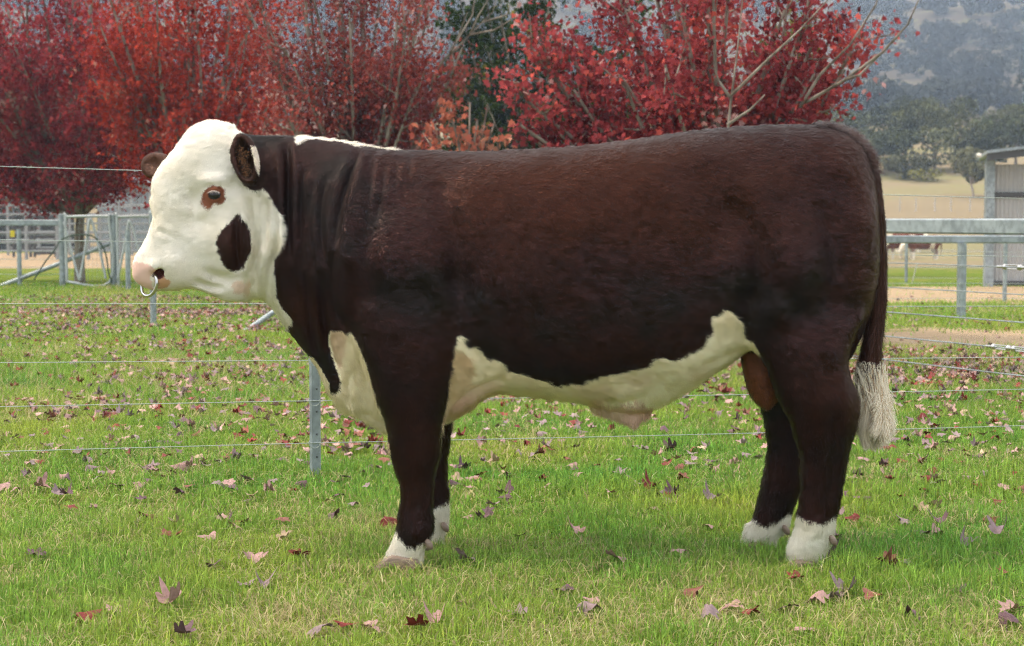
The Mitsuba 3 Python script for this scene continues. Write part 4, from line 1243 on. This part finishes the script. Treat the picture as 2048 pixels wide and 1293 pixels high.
def beam(p, q, w, h, bev=.012):
    """A box section from p to q, w wide and h high, long edges bevelled."""
    p, q = np.asarray(p, float), np.asarray(q, float)
    t = (q - p) / np.linalg.norm(q - p)
    s = np.cross(t, [0, 0, 1.0])
    s /= np.linalg.norm(s)
    u = np.cross(s, t)
    o = [(-w / 2 + bev, -h / 2), (w / 2 - bev, -h / 2), (w / 2, -h / 2 + bev), (w / 2, h / 2 - bev), (w / 2 - bev, h / 2), (-w / 2 + bev, h / 2), (-w / 2, h / 2 - bev), (-w / 2, -h / 2 + bev)]
    v = np.array([c + s * a + u * b for c in (p, q) for a, b in o])
    n = len(o)
    f = [(i, (i + 1) % n, n + (i + 1) % n) for i in range(n)] + [(i, n + (i + 1) % n, n + i) for i in range(n)] + [(0, i + 1, i) for i in range(1, n - 1)] + [(n, n + i, n + i + 1) for i in range(1, n - 1)]
    return trimesh.Trimesh(v, np.array(f), process=False)


def pipe(p, h, r, sides=12, cap=True):
    t = [p - [0, 0, .1], p + [0, 0, h]]
    m = [tube(t, r, sides)]
    if cap:
        m.append(tube([p + [0, 0, h - .002], p + [0, 0, h + .012], p + [0, 0, h + .03]], [r * 1.08, r * 1.05, r * .5], sides))
    return join(m)


thing('cable_fence', 'steel cable fence with thick galvanised box rail, right of the tail', 'fence')
a, e = cb(11.6), cb(24.0)
add('cable_fence__rail', beam(a + [0, 0, 1.143], e + [0, 0, 1.143], .09, .114), 'galv', smooth=40)
for k, z in enumerate((.86, .67, .475, .285, .10)):
    t = np.linspace(0, 1, 12)
    pts = a + (e - a) * t[:, None] + np.stack([0 * t, 0 * t, z - .01 * np.sin(t * np.pi)], 1)
    add('cable_fence__cable' + (f'_{k:03d}' if k else ''), tube(pts, .0055 if k > 1 else .0045, 6), 'galv', smooth=True)
for k, d in enumerate((11.75, 18.0, 23.9)):
    add('cable_fence__post' + (f'_{k:03d}' if k else ''), pipe(cb(d), 1.085, .045, cap=False), 'galv', smooth=50)


def turnbuckle(c, t):
    t = t / np.linalg.norm(t)
    m = [tube([c - t * .16, c - t * .07], .009, 8), tube([c + t * .07, c + t * .16], .009, 8)]
    for s in (-1, 1):
        o = np.array([0, 0, s * .014])
        m.append(tube([c - t * .075 + o, c + t * .075 + o], .005, 6))
        m.append(trimesh.creation.icosphere(1, .022).apply_translation(c + t * .08 * s))
    return join(m)


k = 0
for z, ds in ((.86, (12.52,)), (.285, (12.62, 12.42))):
    for d in ds:
        add('cable_fence__turnbuckle' + (f'_{k:03d}' if k else ''), turnbuckle(cb(d) + [0, 0, z - .002], e - a), 'steel', smooth=40)
        k += 1

# the pipe fence across, about twenty metres off
thing('pipe_fence', 'galvanised pipe fence with round posts and a slanting brace, behind the bull', 'fence')
Cq = lambda px, py: on_ground(px, py)
P1, P2 = Cq(307, 651), Cq(1922, 636)
add('pipe_fence__post', pipe(P1, 1.27, .036), 'galv', smooth=50)
add('pipe_fence__post_001', pipe(P2, .90, .058, cap=False), 'galv', smooth=50)
add('pipe_fence__post_002', pipe(Cq(2009, 604), 1.02, .032), 'galv', smooth=50, label='thinner post set back behind the rail')
add('pipe_fence__post_003', pipe(np.array([xd(620, 19.4), 19.4, 0]), 1.25, .05), 'galv', smooth=50)
rl = lambda px, d, z: np.array([xd(px, d), d, z])
add('pipe_fence__rail', beam(rl(1300, 21.0, .955), rl(2120, 21.7, .945), .06, .095), 'galv', smooth=40)
f0 = Cq(497, 661)
add('pipe_fence__brace', tube([f0 - [0.05, 0, .03], np.array([xd(622, 19.4), 19.4, .46])], .030, 10), 'galv', smooth=50, label='slanting brace pipe meeting the grass')
for k, z in enumerate((.80, .62, .42, .24)):
    add('pipe_fence__wire' + (f'_{k:03d}' if k else ''), tube([rl(1300, 21.0, z), rl(1922, 21.38, z), rl(2120, 21.55, z - .01)], .003, 4), 'wire', smooth=True)
# farther right: small post with its wires and a leaning white rod
thing('small_post', 'small grey steel post on the green strip in front of the far cattle', 'post')
q = Cq(1812, 566)
add('small_post__shaft', pipe(q, .82, .030), 'galv', smooth=50)
for k, z in enumerate((.10, .30, .62)):
    add('small_post__wire' + (f'_{k:03d}' if k else ''), tube([rl(1600, 33, z), rl(1812, 33, z), rl(1962, 32.7, z)], .004, 4), 'wire', smooth=True)
add('white_rod', tube([Cq(1823, 566) - [0, 0, .03], at(1834, 528, 33.0)], .012, 6), 'white_paint', smooth=True, label='thin white rod leaning beside the small grey post', category='rod')
# far little fence on the dry field
for k in range(9):
    px = 1690 + 35 * k + (3 if k % 2 else 0)
    b = gz0((xd(px, 122), 122))
    nm = 'field_post' + (f'_{k:03d}' if k else '')
    add(nm, pipe(b, .95, .035, 6), 'cladding')
    labels[nm] = dict(label=f'small pale fence post on the dry field, {ORD[k]} from the left in its row', category='post', group='pale posts on the dry field')

# rail fence, gates and brace on the left
thing('rail_fence', 'galvanised rail fence at the left edge, left of the pipe gates', 'fence')
yy = 31.6
g = lambda px, py, d=yy: at(px, py, d)
add('rail_fence__rail', beam(g(-120, 445.5), g(118, 446), .06, .105), 'galv', smooth=40)
for k, (px, w) in enumerate(((39, .042), (125, .058), (228, .062), (256, .045), (-70, .042))):
    d = yy if px != 256 else 30.0
    b = gz0((xd(px, d), d))
    add('rail_fence__post' + (f'_{k:03d}' if k else ''), pipe(b, {39: 1.02, 125: 1.27, 228: 1.27, 256: 1.0, -70: 1.02}[px], w, cap=px in (125, 228)), 'galv', smooth=50)
add('rail_fence__brace', tube([g(220, 487), g(120, 527), g(-12, 578)], .042, 10), 'galv', smooth=50, label='slanting brace pipe running down to the left')
for k, py in enumerate((470, 487, 503, 519, 535, 549)):
    add('rail_fence__wire' + (f'_{k:03d}' if k else ''), tube([g(-120, py - 1), g(39, py), g(122, py)], .0045, 4), 'wire', smooth=True)
add('rail_fence__tag', box(at(21, 461, yy) - [.0, .03, .12], at(30, 461, yy) + [0, -.01, .0]), 'yellow', label='small yellow tag')


def gate(key, px0, px1, top, bot, diag, label):
    thing(key, label, 'gate', None)
    d = yy - .06
    L = [(px0 + 6, bot), (px0 + 3, top + 4), (px0 + 8, top), (px1 - 10, top - 1), (px1 - 4, top + 6), (px1 - 2, bot), (px0 + 6, bot)]
    c = np.array([at(a_, b_, d) for a_, b_ in L])
    add(key + '__frame', tube(catmull(c, 5, closed=False), .027, 8), 'gate_galv', smooth=True)
    for k, s in enumerate(diag):
        add(key + '__diagonal' + (f'_{k:03d}' if k else ''), tube(catmull(np.array([at(a_, b_, d - .03 - .012 * (k % 2)) for a_, b_ in s]), 5, closed=False), .023, 8), 'gate_galv', smooth=True)
    m = []
    for px in np.arange(px0 + 12, px1 - 6, 9.0):
        m.append(tube([at(px, top + 3, d + .015), at(px, bot, d + .015)], .0024, 3, caps=False))
    for py in np.arange(top + 12, bot, 12.0):
        m.append(tube([at(px0 + 5, py, d + .018), at(px1 - 4, py, d + .018)], .0024, 3, caps=False))
    add(key + '__mesh', join(m), 'wire', kind='stuff')


gate('steel_gate', 128, 222, 434, 564, [[(128, 444), (142, 500), (158, 560)], [(159, 561), (170, 500), (179, 437)], [(181, 436), (192, 470), (208, 540), (211, 558)]], 'pipe gate with W-shaped stays, left of the tall post')
gate('steel_gate_001', 231, 330, 434, 574, [[(235, 560), (247, 500), (258, 440)], [(260, 440), (270, 470), (280, 520), (284, 560)]], 'pipe gate with an arched stay, right of the tall post, beside the muzzle')
hz = [at(x, y, yy - .16) for x, y in ((68, 560), (90, 525), (112, 497), (118, 485), (135, 474), (160, 470), (185, 473), (203, 490), (213, 515), (217, 545), (222, 562), (214, 575))]
add('hose', tube(catmull(np.array(hz), 5, closed=False), .013, 8), 'hose_mat', smooth=True, label='dark green hose arching over the steel gate', category='hose')

# stock yard panels and the grey shed behind them
r = np.random.default_rng(33)
yd = 60.0
k = 0
ORD = ['first', 'second', 'third', 'fourth', 'fifth', 'sixth', 'seventh', 'eighth', 'ninth', 'tenth', 'eleventh', 'twelfth', 'thirteenth', 'fourteenth', 'fifteenth', 'sixteenth']
for col, px0 in enumerate(range(-8, 340, 62)):
    for row, d in enumerate((58.0, 66.0)):
        key = 'yard_panel' + (f'_{k:03d}' if k else '')
        k += 1
        x0, x1 = xd(px0 + row * 25, d), xd(px0 + 60 + row * 25, d)
        z0 = float(ground_z((x0 + x1) / 2, d))
        for i in range(6):
            add(key + '__rail' + (f'_{i:03d}' if i else ''), beam([x0, d, z0 + .28 + i * .30], [x1, d + .02, z0 + .28 + i * .30], .04, .065, .01), 'yard_steel', smooth=40)
        for i, x in enumerate((x0, x1)):
            add(key + '__post' + (f'_{i:03d}' if i else ''), pipe(np.array([x, d + .06 * i, z0]), 1.95 + .25 * (k % 3), .05, 8, cap=False), 'yard_steel', smooth=50)
        labels[key] = dict(label=f'steel cattle yard panel, {ORD[col]} from the left in the {("nearer", "farther")[row]} row behind the gates', category='panel', group='cattle yard panels')
# dark cattle race between the panels
thing('cattle_crush', 'dark steel cattle crush standing in the yards behind the red maple', 'cattle crush')
z0 = -.14
for i, (p0, p1, za, zb, nm) in enumerate(((28, 62, .3, 1.5, 'side'), (70, 112, .2, 1.35, 'side_001'))):
    for j, z in enumerate(np.linspace(za, zb, 3)):
        q = 3 * i + j
        add('cattle_crush__side_rail' + (f'_{q:03d}' if q else ''), beam([xd(p0, 62), 62, z0 + z], [xd(p1, 62), 62, z0 + z], .05, .22, .01), 'dark_steel', smooth=40)
add('cattle_crush__frame', join([pipe(np.array([xd(p, 61.9), 61.9, z0]), 2.1, .05, 8, cap=False) for p in (28, 62, 70, 112)] + [beam([xd(28, 61.9), 61.9, z0 + 2.1], [xd(112, 61.9), 61.9, z0 + 2.1], .08, .08)]), 'dark_steel')


def corrugated(p, q, z0, z1, pitch=.076, depth=.018):
    """A wall of corrugated sheet from p to q, its ribs upright."""
    p, q = np.asarray(p, float), np.asarray(q, float)
    L = np.linalg.norm(q - p)
    n = int(L / pitch * 4)
    t = np.linspace(0, L, n + 1)
    o = np.array([0, 1, 1, 0])[np.arange(n + 1) % 4] * depth
    d = (q - p) / L
    nn = np.array([-d[1], d[0]])
    xy = p + d * t[:, None] + nn * o[:, None]
    v = np.vstack([np.c_[xy, np.full(n + 1, z0)], np.c_[xy, np.full(n + 1, z1)]])
    i = np.arange(n)
    return trimesh.Trimesh(v, np.vstack([np.stack([i, i + 1, n + 2 + i], 1), np.stack([i, n + 2 + i, n + 1 + i], 1)]), process=False)


thing('grey_shed', 'long blue-grey corrugated shed behind the cattle yards on the left', 'shed')
xa, xb = xd(196, 74), xd(420, 74)
add('grey_shed__wall', corrugated((xa, 74), (xb, 74), -.2, 2.75, .2, .04), 'blue_steel')
add('grey_shed__wall_001', corrugated((xa, 82), (xa, 74.05), -.2, 2.75, .2, .04), 'blue_steel')
rv = np.array([(xa - .3, 73.6, 2.72), (xb, 73.6, 2.72), (xb, 78, 3.8), (xa - .3, 78, 3.8), (xb, 82.4, 2.72), (xa - .3, 82.4, 2.72)])
rf = np.array([(0, 1, 2), (0, 2, 3), (3, 2, 4), (3, 4, 5)])
add('grey_shed__roof', trimesh.Trimesh(np.vstack([rv, rv - [0, 0, .06]]), np.vstack([rf, rf[:, ::-1] + 6, [(0, 6, 7), (0, 7, 1)], [(0, 3, 9), (0, 9, 6)], [(3, 5, 11), (3, 11, 9)]]), process=False), 'galv')
thing('pale_roofed_shed', 'low shed with a pale sloping roof behind the yards at the left edge', 'shed')
x0, x1 = xd(-160, 80), xd(150, 80)
add('pale_roofed_shed__wall', corrugated((x0, 80), (x1, 80), -.3, 2.3, .2, .04), 'dark_steel')
rv = np.array([(x0, 79, 3.15), (x1, 79, 1.95), (x1, 84, 2.6), (x0, 84, 3.9)])
add('pale_roofed_shed__roof', trimesh.Trimesh(np.vstack([rv, rv - [0, 0, .10]]), np.array([(0, 1, 2), (0, 2, 3), (4, 6, 5), (4, 7, 6), (0, 4, 5), (0, 5, 1), (1, 5, 6), (1, 6, 2)]), process=False), 'white_paint')

# the open-fronted shed at the right edge
thing('open_shed', 'steel shed with pale corrugated wall and sloping roof at the right edge', 'shed')
sd = 31.6
X0 = xd(1968, sd)
add('open_shed__corner_post', box([X0, sd - .07, -.1], [X0 + .15, sd + .07, 2.36]), 'galv')
add('open_shed__wall', corrugated((X0 + .16, sd + .03), (X0 + 6.0, sd + .03), .02, 2.16), 'cladding')
add('open_shed__girt', beam([X0 + .15, sd + .0, 1.62], [X0 + 6.0, sd + .0, 1.62], .05, .09, .005), 'dark_steel')
add('open_shed__bottom_rail', beam([X0 + .15, sd + .0, .05], [X0 + 6.0, sd + .0, .05], .05, .08, .005), 'dark_steel')
zr = lambda x: 2.40 + (x - X0) * .12
ra = [X0 - .09, X0 + 6.2]
rv = np.array([(ra[0], sd - .45, zr(ra[0])), (ra[1], sd - .45, zr(ra[1])), (ra[1], sd + .25, zr(ra[1]) - .1), (ra[0], sd + .25, zr(ra[0]) - .1)])
cube_f = np.array([(0, 1, 2), (0, 2, 3), (4, 6, 5), (4, 7, 6), (0, 4, 5), (0, 5, 1), (1, 5, 6), (1, 6, 2), (2, 6, 7), (2, 7, 3), (3, 7, 4), (3, 4, 0)])
add('open_shed__roof', trimesh.Trimesh(np.vstack([rv, rv - [0, 0, .05]]), cube_f, process=False), 'galv')
fv_ = np.array([(ra[0], sd - .42, zr(ra[0]) - .052), (ra[1], sd - .42, zr(ra[1]) - .052), (ra[1], sd - .39, zr(ra[1]) - .052), (ra[0], sd - .39, zr(ra[0]) - .052)])
add('open_shed__roof__fascia', trimesh.Trimesh(np.vstack([fv_, fv_ - [0, 0, .13]]), cube_f, process=False), 'dark_steel')
add('open_shed__roof__gutter_end', tube([at(1953, 311, sd - .40), at(1962, 311, sd - .40)], .035, 8), 'white_paint', smooth=True)

# ------------------------------------------------------------------ cattle far behind
def cow_mesh(seed):
    h = .035
    x, y, z = np.arange(-1.35, 1.15, h), np.arange(-.45, .46, h), np.arange(-.05, 1.55, h)
    X, Y, Z = np.meshgrid(x, y, z, indexing='ij', sparse=True)
    f = ellipsoid(np.array([0, 0, .92]), np.eye(3), (.86, .33, .36))(X, Y, Z)
    def um(b, k=.07):
        nonlocal f
        f = smin(f, b, k)
    A = np.array
    um(ellipsoid(A([.60, 0, 1.0]), np.eye(3), (.34, .30, .32))(X, Y, Z))
    um(ellipsoid(A([-.58, 0, .95]), np.eye(3), (.34, .28, .36))(X, Y, Z))
    um(chain([A([-.70, 0, 1.08]), A([-1.0, .02, .85]), A([-1.12, .02, .62])], [.20, .15, .12])(X, Y, Z))
    um(chain([A([-1.08, .02, .72]), A([-1.25, .02, .42])], [.13, .075])(X, Y, Z), .04)
    for s in (-1, 1):
        um(chain([A([-1.05, 0, .80]), A([-1.05, s * .2, .80])], [.05, .04])(X, Y, Z), .02)
        um(chain([A([-.55, s * .16, .8]), A([-.56, s * .17, .42]), A([-.55, s * .17, .0])], [.14, .075, .06])(X, Y, Z))
        um(chain([A([.62, s * .16, .85]), A([.55, s * .17, .55]), A([.70, s * .17, .40]), A([.64, s * .17, 0])], [.18, .10, .075, .06])(X, Y, Z))
    um(chain([A([.88, 0, 1.12]), A([.95, 0, .8]), A([.94, 0, .35])], [.05, .035, .045])(X, Y, Z), .04)
    v, fc = surface_nets(f.astype(np.float32), (x[0], y[0], z[0]), h)
    v = taubin(v, fc, 4)
    n = meshkit.fbm(v * 5 + seed, 3, seed=seed) - .5
    red, wh = np.array([.13, .040, .020]), np.array([.70, .64, .55])
    w = (v[:, 0] < -.86) | (v[:, 2] + n * .4 < .42 + .10 * np.sin(v[:, 0] * 4 + seed)) | ((v[:, 2] > 1.12 + n * .2) & (v[:, 0] < -.35)) | ((np.abs(v[:, 0] - .38) < .10 + n * .2) & (v[:, 2] < .95))
    w |= (v[:, 0] > .86) & (v[:, 2] < .5)
    c = np.where(w[:, None], wh, red * (1 + n[:, None]))
    return v, fc, c


CV, CF, CC = cow_mesh(3)
for k, (px, d, rot, s, lab) in enumerate(((1846, 90, .12, 1.0, 'red cow with white belly seen side-on, rightmost of the far cattle'), (1792, 91, .75, .98, 'red and white cow standing beside the tail of the bull, facing away'), (1818, 96, 2.6, .97, 'paler cow standing behind the other two far cattle'))):
    b = gz0((xd(px, d), d))
    c_, s_ = math.cos(rot), math.sin(rot)
    R = np.array([[c_, -s_, 0], [s_, c_, 0], [0, 0, 1]])
    key = 'cow' + (f'_{k:03d}' if k else '')
    add(key, trimesh.Trimesh(CV * s @ R.T + b, CF, process=False), 'hide', smooth=True, color=CC, label=lab, category='cow')
    labels[key]['group'] = 'cattle grazing behind the fences'

# ------------------------------------------------------------------ fallen maple leaves
r = np.random.default_rng(55)
LP = [(172, 920), (322, 904), (299, 898), (82, 937), (395, 932), (306, 945), (360, 948), (478, 885), (470, 932), (557, 937), (755, 952), (732, 912), (12, 987), (79, 985), (115, 1002), (465, 995), (505, 1007), (659, 1014), (305, 1052), (447, 1045),
      (480, 1055), (665, 1047), (775, 1062), (350, 1082), (417, 1087), (570, 1095), (592, 1127), (505, 1135), (75, 1127), (425, 1150), (487, 1185), (527, 1180), (342, 1225), (232, 1237), (165, 1255), (925, 1227), (1010, 1245), (1040, 1250), (645, 1280), (692, 1270), (735, 1275),
      (870, 1267), (830, 1275), (367, 1287), (930, 945), (910, 972), (952, 967), (985, 1020), (972, 1037), (935, 1137), (1015, 997), (1066, 920), (1089, 902), (1146, 940), (1289, 910), (1316, 919), (1386, 917), (1386, 940), (1421, 929), (1344, 909), (1239, 955),
      (1089, 982), (1299, 992), (1339, 997), (1424, 1012), (1710, 982), (1724, 936), (1841, 1037), (1881, 1055), (1979, 1055), (1846, 1080), (2001, 1082), (1929, 1105), (1874, 987), (2041, 997), (1804, 1140), (1774, 1150), (2014, 1165), (1039, 1087), (1149, 1077),
      (1414, 1067), (1361, 1122), (1234, 1137), (1594, 1172), (1131, 1200), (1189, 1220), (1169, 1235), (1414, 1247), (1474, 1232), (1499, 1237), (1634, 1210), (1664, 1212), (1696, 1200), (1736, 1210), (1914, 1200), (1579, 1235), (1824, 1245), (1611, 1280),
      (2014, 1260), (2024, 1235), (1381, 1200), (1656, 1125)]


def maple_leaf(r, size):
    """One curled dead leaf with five toothed lobes and a stalk, about its own centre, lying flat."""
    ang = np.radians([0, 12, 22, 33, 48, 60, 72, 86, 100, 118, 135, 155, 180, 205, 225, 242, 260, 274, 288, 300, 312, 327, 338, 348])
    rad = np.array([1.0, .82, .74, .56, .76, .90, .74, .54, .66, .72, .58, .44, .26, .44, .58, .72, .66, .54, .74, .90, .76, .56, .74, .82]) * r.uniform(.86, 1.12, 24)
    o = np.stack([np.sin(ang) * rad * .95, np.cos(ang) * rad], 1) * size * .55
    mid = o * .5
    v = np.vstack([[(0, 0)], mid, o])
    k = np.arange(24)
    j = (k + 1) % 24
    f = np.vstack([np.stack([0 * k, 1 + j, 1 + k], 1), np.stack([1 + k, 1 + j, 25 + j], 1), np.stack([1 + k, 25 + j, 25 + k], 1)])
    c1, c2, tw = r.choice([r.uniform(-.8, 1.5), r.uniform(2, 4)], p=[.75, .25]), r.uniform(-1.4, 1.8), r.uniform(-1.5, 1.5)
    u, w = v[:, 0] / size, v[:, 1] / size
    z = size * (c1 * u * u + c2 * w * w * np.sign(.2 + w) * .8 + tw * u * w) + size * .05 * np.abs(np.sin(np.arctan2(v[:, 0], v[:, 1] + 1e-9) * 2.5)) * np.hypot(u, w) * 2
    V3 = np.c_[v, z]
    st = tube([(0, -.1 * size, 0), (.03 * size, -.45 * size, .02 * size), (.0, -.75 * size, .05 * size)], .0010, 4)
    return np.vstack([V3, st.vertices]), np.vstack([f, st.faces + len(V3)])


LC = [('mauve grey', (.24, .175, .19)), ('dusty pink', (.345, .215, .205)), ('dark red', (.17, .028, .026)), ('purple brown', (.12, .068, .085)), ('reddish brown', (.19, .075, .055)), ('pale tan', (.37, .275, .19))]
for k, (nm, c) in enumerate(LC):
    scene[f'leaf_litter_{k}'] = dict(type='twosided', bsdf=dict(type='principled', base_color=proc(lambda p, n, uv, c=c: mix([.55 * x for x in c], [1.25 * x for x in c], fbm(p.x * 55, p.y * 55, p.z * 55, 3))), roughness=.6, specular=.25))
VAR = [maple_leaf(r, 1.0) for _ in range(40)]


def lay(p, size, r, lift=.030):
    v, f = VAR[r.integers(len(VAR))]
    a = r.uniform(0, 2 * np.pi)
    t1, t2 = r.normal(.08, .19), r.normal(0, .19)
    if r.random() < .4:
        t1 += math.pi
    Rz = np.array([[math.cos(a), -math.sin(a), 0], [math.sin(a), math.cos(a), 0], [0, 0, 1]])
    Rx = np.array([[1, 0, 0], [0, math.cos(t1), -math.sin(t1)], [0, math.sin(t1), math.cos(t1)]])
    Ry = np.array([[math.cos(t2), 0, math.sin(t2)], [0, 1, 0], [-math.sin(t2), 0, math.cos(t2)]])
    q = (v * size) @ (Rz @ Rx @ Ry).T
    return q + p + [0, 0, lift - np.quantile(q[:, 2], .25)], f


spots = [(on_ground(px + r.normal(0, 2), py + r.normal(0, 2)), r.uniform(.066, .108)) for px, py in LP]


def density(x, y):
    """How thickly the leaves lie: drifts under the trees, few close by."""
    n = meshkit.fbm(np.stack([x * 1.1, y * .9, 0 * x], -1), 3, seed=88)
    d = np.clip((y - 6.3) / 3.2, .0, 1) * .50 * np.clip((n - .30) * 3, 0.15, 1.6)
    d = d * np.where((x > -.6) & (x < 1.2) & (y < 11), .55, 1)
    for px, py, sx, sy, a in ((450, 625, 2.4, 1.7, 4.0), (330, 600, 3.0, 2.0, 1.1), (1900, 800, 1.3, .9, 1.6), (1470, 785, .5, .9, 1.4), (1900, 755, 2.0, 1.2, 3.2), (1850, 800, 1.3, .8, 2.2), (200, 720, 1.6, 2.0, .5), (1740, 700, .5, 1.2, 1.6), (480, 760, .9, 1.2, .5), (100, 800, .8, .9, .4), (900, 640, 4, 2, 1.5)):
        c = on_ground(px, py)
        d = np.maximum(d, a * np.exp(-((x - c[0]) / sx) ** 2 - ((y - c[1]) / sy) ** 2) * np.clip((n - .25) * 2.6, .1, 1.5))
    return d * np.where((x > .3) & (y > 16.4), .10, 1) * np.where(y > 23, .5, 1)


cand_y = r.uniform(6.4, 27, 60000)
cand_x = r.uniform(-1, 1, 60000) * (.29 * cand_y + .8)
acc = r.random(60000) < density(cand_x, cand_y) * .55 * (cand_y / 27 + .25)
cx_, cy_ = cand_x[acc], cand_y[acc]
order = np.argsort(cy_)
cx_, cy_ = cx_[order], cy_[order]
for x, y in zip(cx_[:300 - len(spots)], cy_[:300 - len(spots)]):
    spots.append((np.array([x, y, float(ground_z(x, y))]), r.uniform(.05, .08)))


def zone(p):
    px, d = 1024 + p[0] / p[1] * FPX, p[1]
    if d < 5.65:
        return 'nearest the camera, ' + ('at the lower left' if px < 560 else 'below the front hooves' if px < 1060 else 'at the lower middle' if px < 1560 else 'at the lower right')
    if d < 6.5:
        return 'level with the hooves, ' + ('far to the left' if px < 400 else 'left of the front hooves' if px < 780 else 'just behind the front hooves' if px < 1150 else 'before the hind hooves' if px < 1590 else 'right of the hind hooves')
    row = 'just behind the bull, ' if d < 7.4 else 'near the wire fence, ' if d < 8.4 else 'beyond the wire fence, '
    return row + ('at the left edge' if px < 170 else 'left of the steel post' if px < 400 else 'close left of the post' if px < 630 else 'between post and front legs' if px < 860 else 'below the chest' if px < 1130 else 'below the belly' if px < 1330 else 'before the hind legs' if px < 1600 else 'below the tail' if px < 1850 else 'at the right edge')


SZ = ['small', 'mid-sized', 'large']
spec = []
for p, sz in spots:
    ci = r.choice(len(LC), p=[.31, .19, .12, .25, .07, .06])
    spec.append((p, sz, ci, zone(p)))
for k, (p, sz, ci, zn) in enumerate(spec):
    v, f = lay(p, sz, r)
    nm = 'fallen_leaf' + (f'_{k:03d}' if k else '')
    add(nm, trimesh.Trimesh(v, f, process=False), f'leaf_litter_{ci}', smooth=True)
    same = sorted((q for q in spec if q[2] == ci and q[3] == zn), key=lambda q: q[0][0] / q[0][1])
    n = next(i for i, q in enumerate(same) if q[0] is p)
    which = '' if len(same) == 1 else f'{ORD[n]} ' if len(same) <= 16 else ''
    lb = f'{which}{LC[ci][0]} {"leaf from the left" if which else "fallen leaf"} {zn}'
    labels[nm] = dict(label=lb, category='leaf', group='fallen maple leaves on the grass')
rest = [[], [], 0]
rc = []
for x, y in zip(cx_[300 - len(LP):], cy_[300 - len(LP):]):
    v, f = lay(np.array([x, y, float(ground_z(x, y))]), r.uniform(.045, .076), r, .036)
    v, f = v[:49], f[(f < 49).all(1)]
    rest[0].append(v)
    rest[1].append(f + rest[2])
    rest[2] += len(v)
    ci = r.choice(len(LC), p=[.24, .30, .15, .13, .12, .06])
    rc.append(np.tile(np.array(LC[ci][1]) * np.exp(r.normal(0, .2)), (len(v), 1)))
scene['litter'] = dict(type='twosided', bsdf=dict(type='principled', base_color=VCOL, roughness=.6, specular=.25))
add('leaf_litter', trimesh.Trimesh(np.vstack(rest[0]), np.vstack(rest[1]), process=False), 'litter', smooth=True, color=np.clip(np.vstack(rc), 0, .8), label='drifts of fallen pinkish maple leaves under the trees and along the fence', category='leaf litter', kind='stuff')

# ------------------------------------------------------------------ air
HAZE = .00052
scene['air'] = dict(type='homogeneous', albedo=rgb(.95, .95, .95), sigma_t={'type': 'rgb', 'value': [.76 * HAZE, 1.0 * HAZE, 1.42 * HAZE]})
scene['haze'] = dict(type='cube', to_world=T().translate([0, 640, 65]).scale([900, 700, 70]), bsdf={'type': 'null'}, interior={'type': 'ref', 'id': 'air'})
labels['haze'] = dict(label='pale blue haze in the air before the far hill', kind='stuff')
scene['camera']['medium'] = {'type': 'ref', 'id': 'air'}
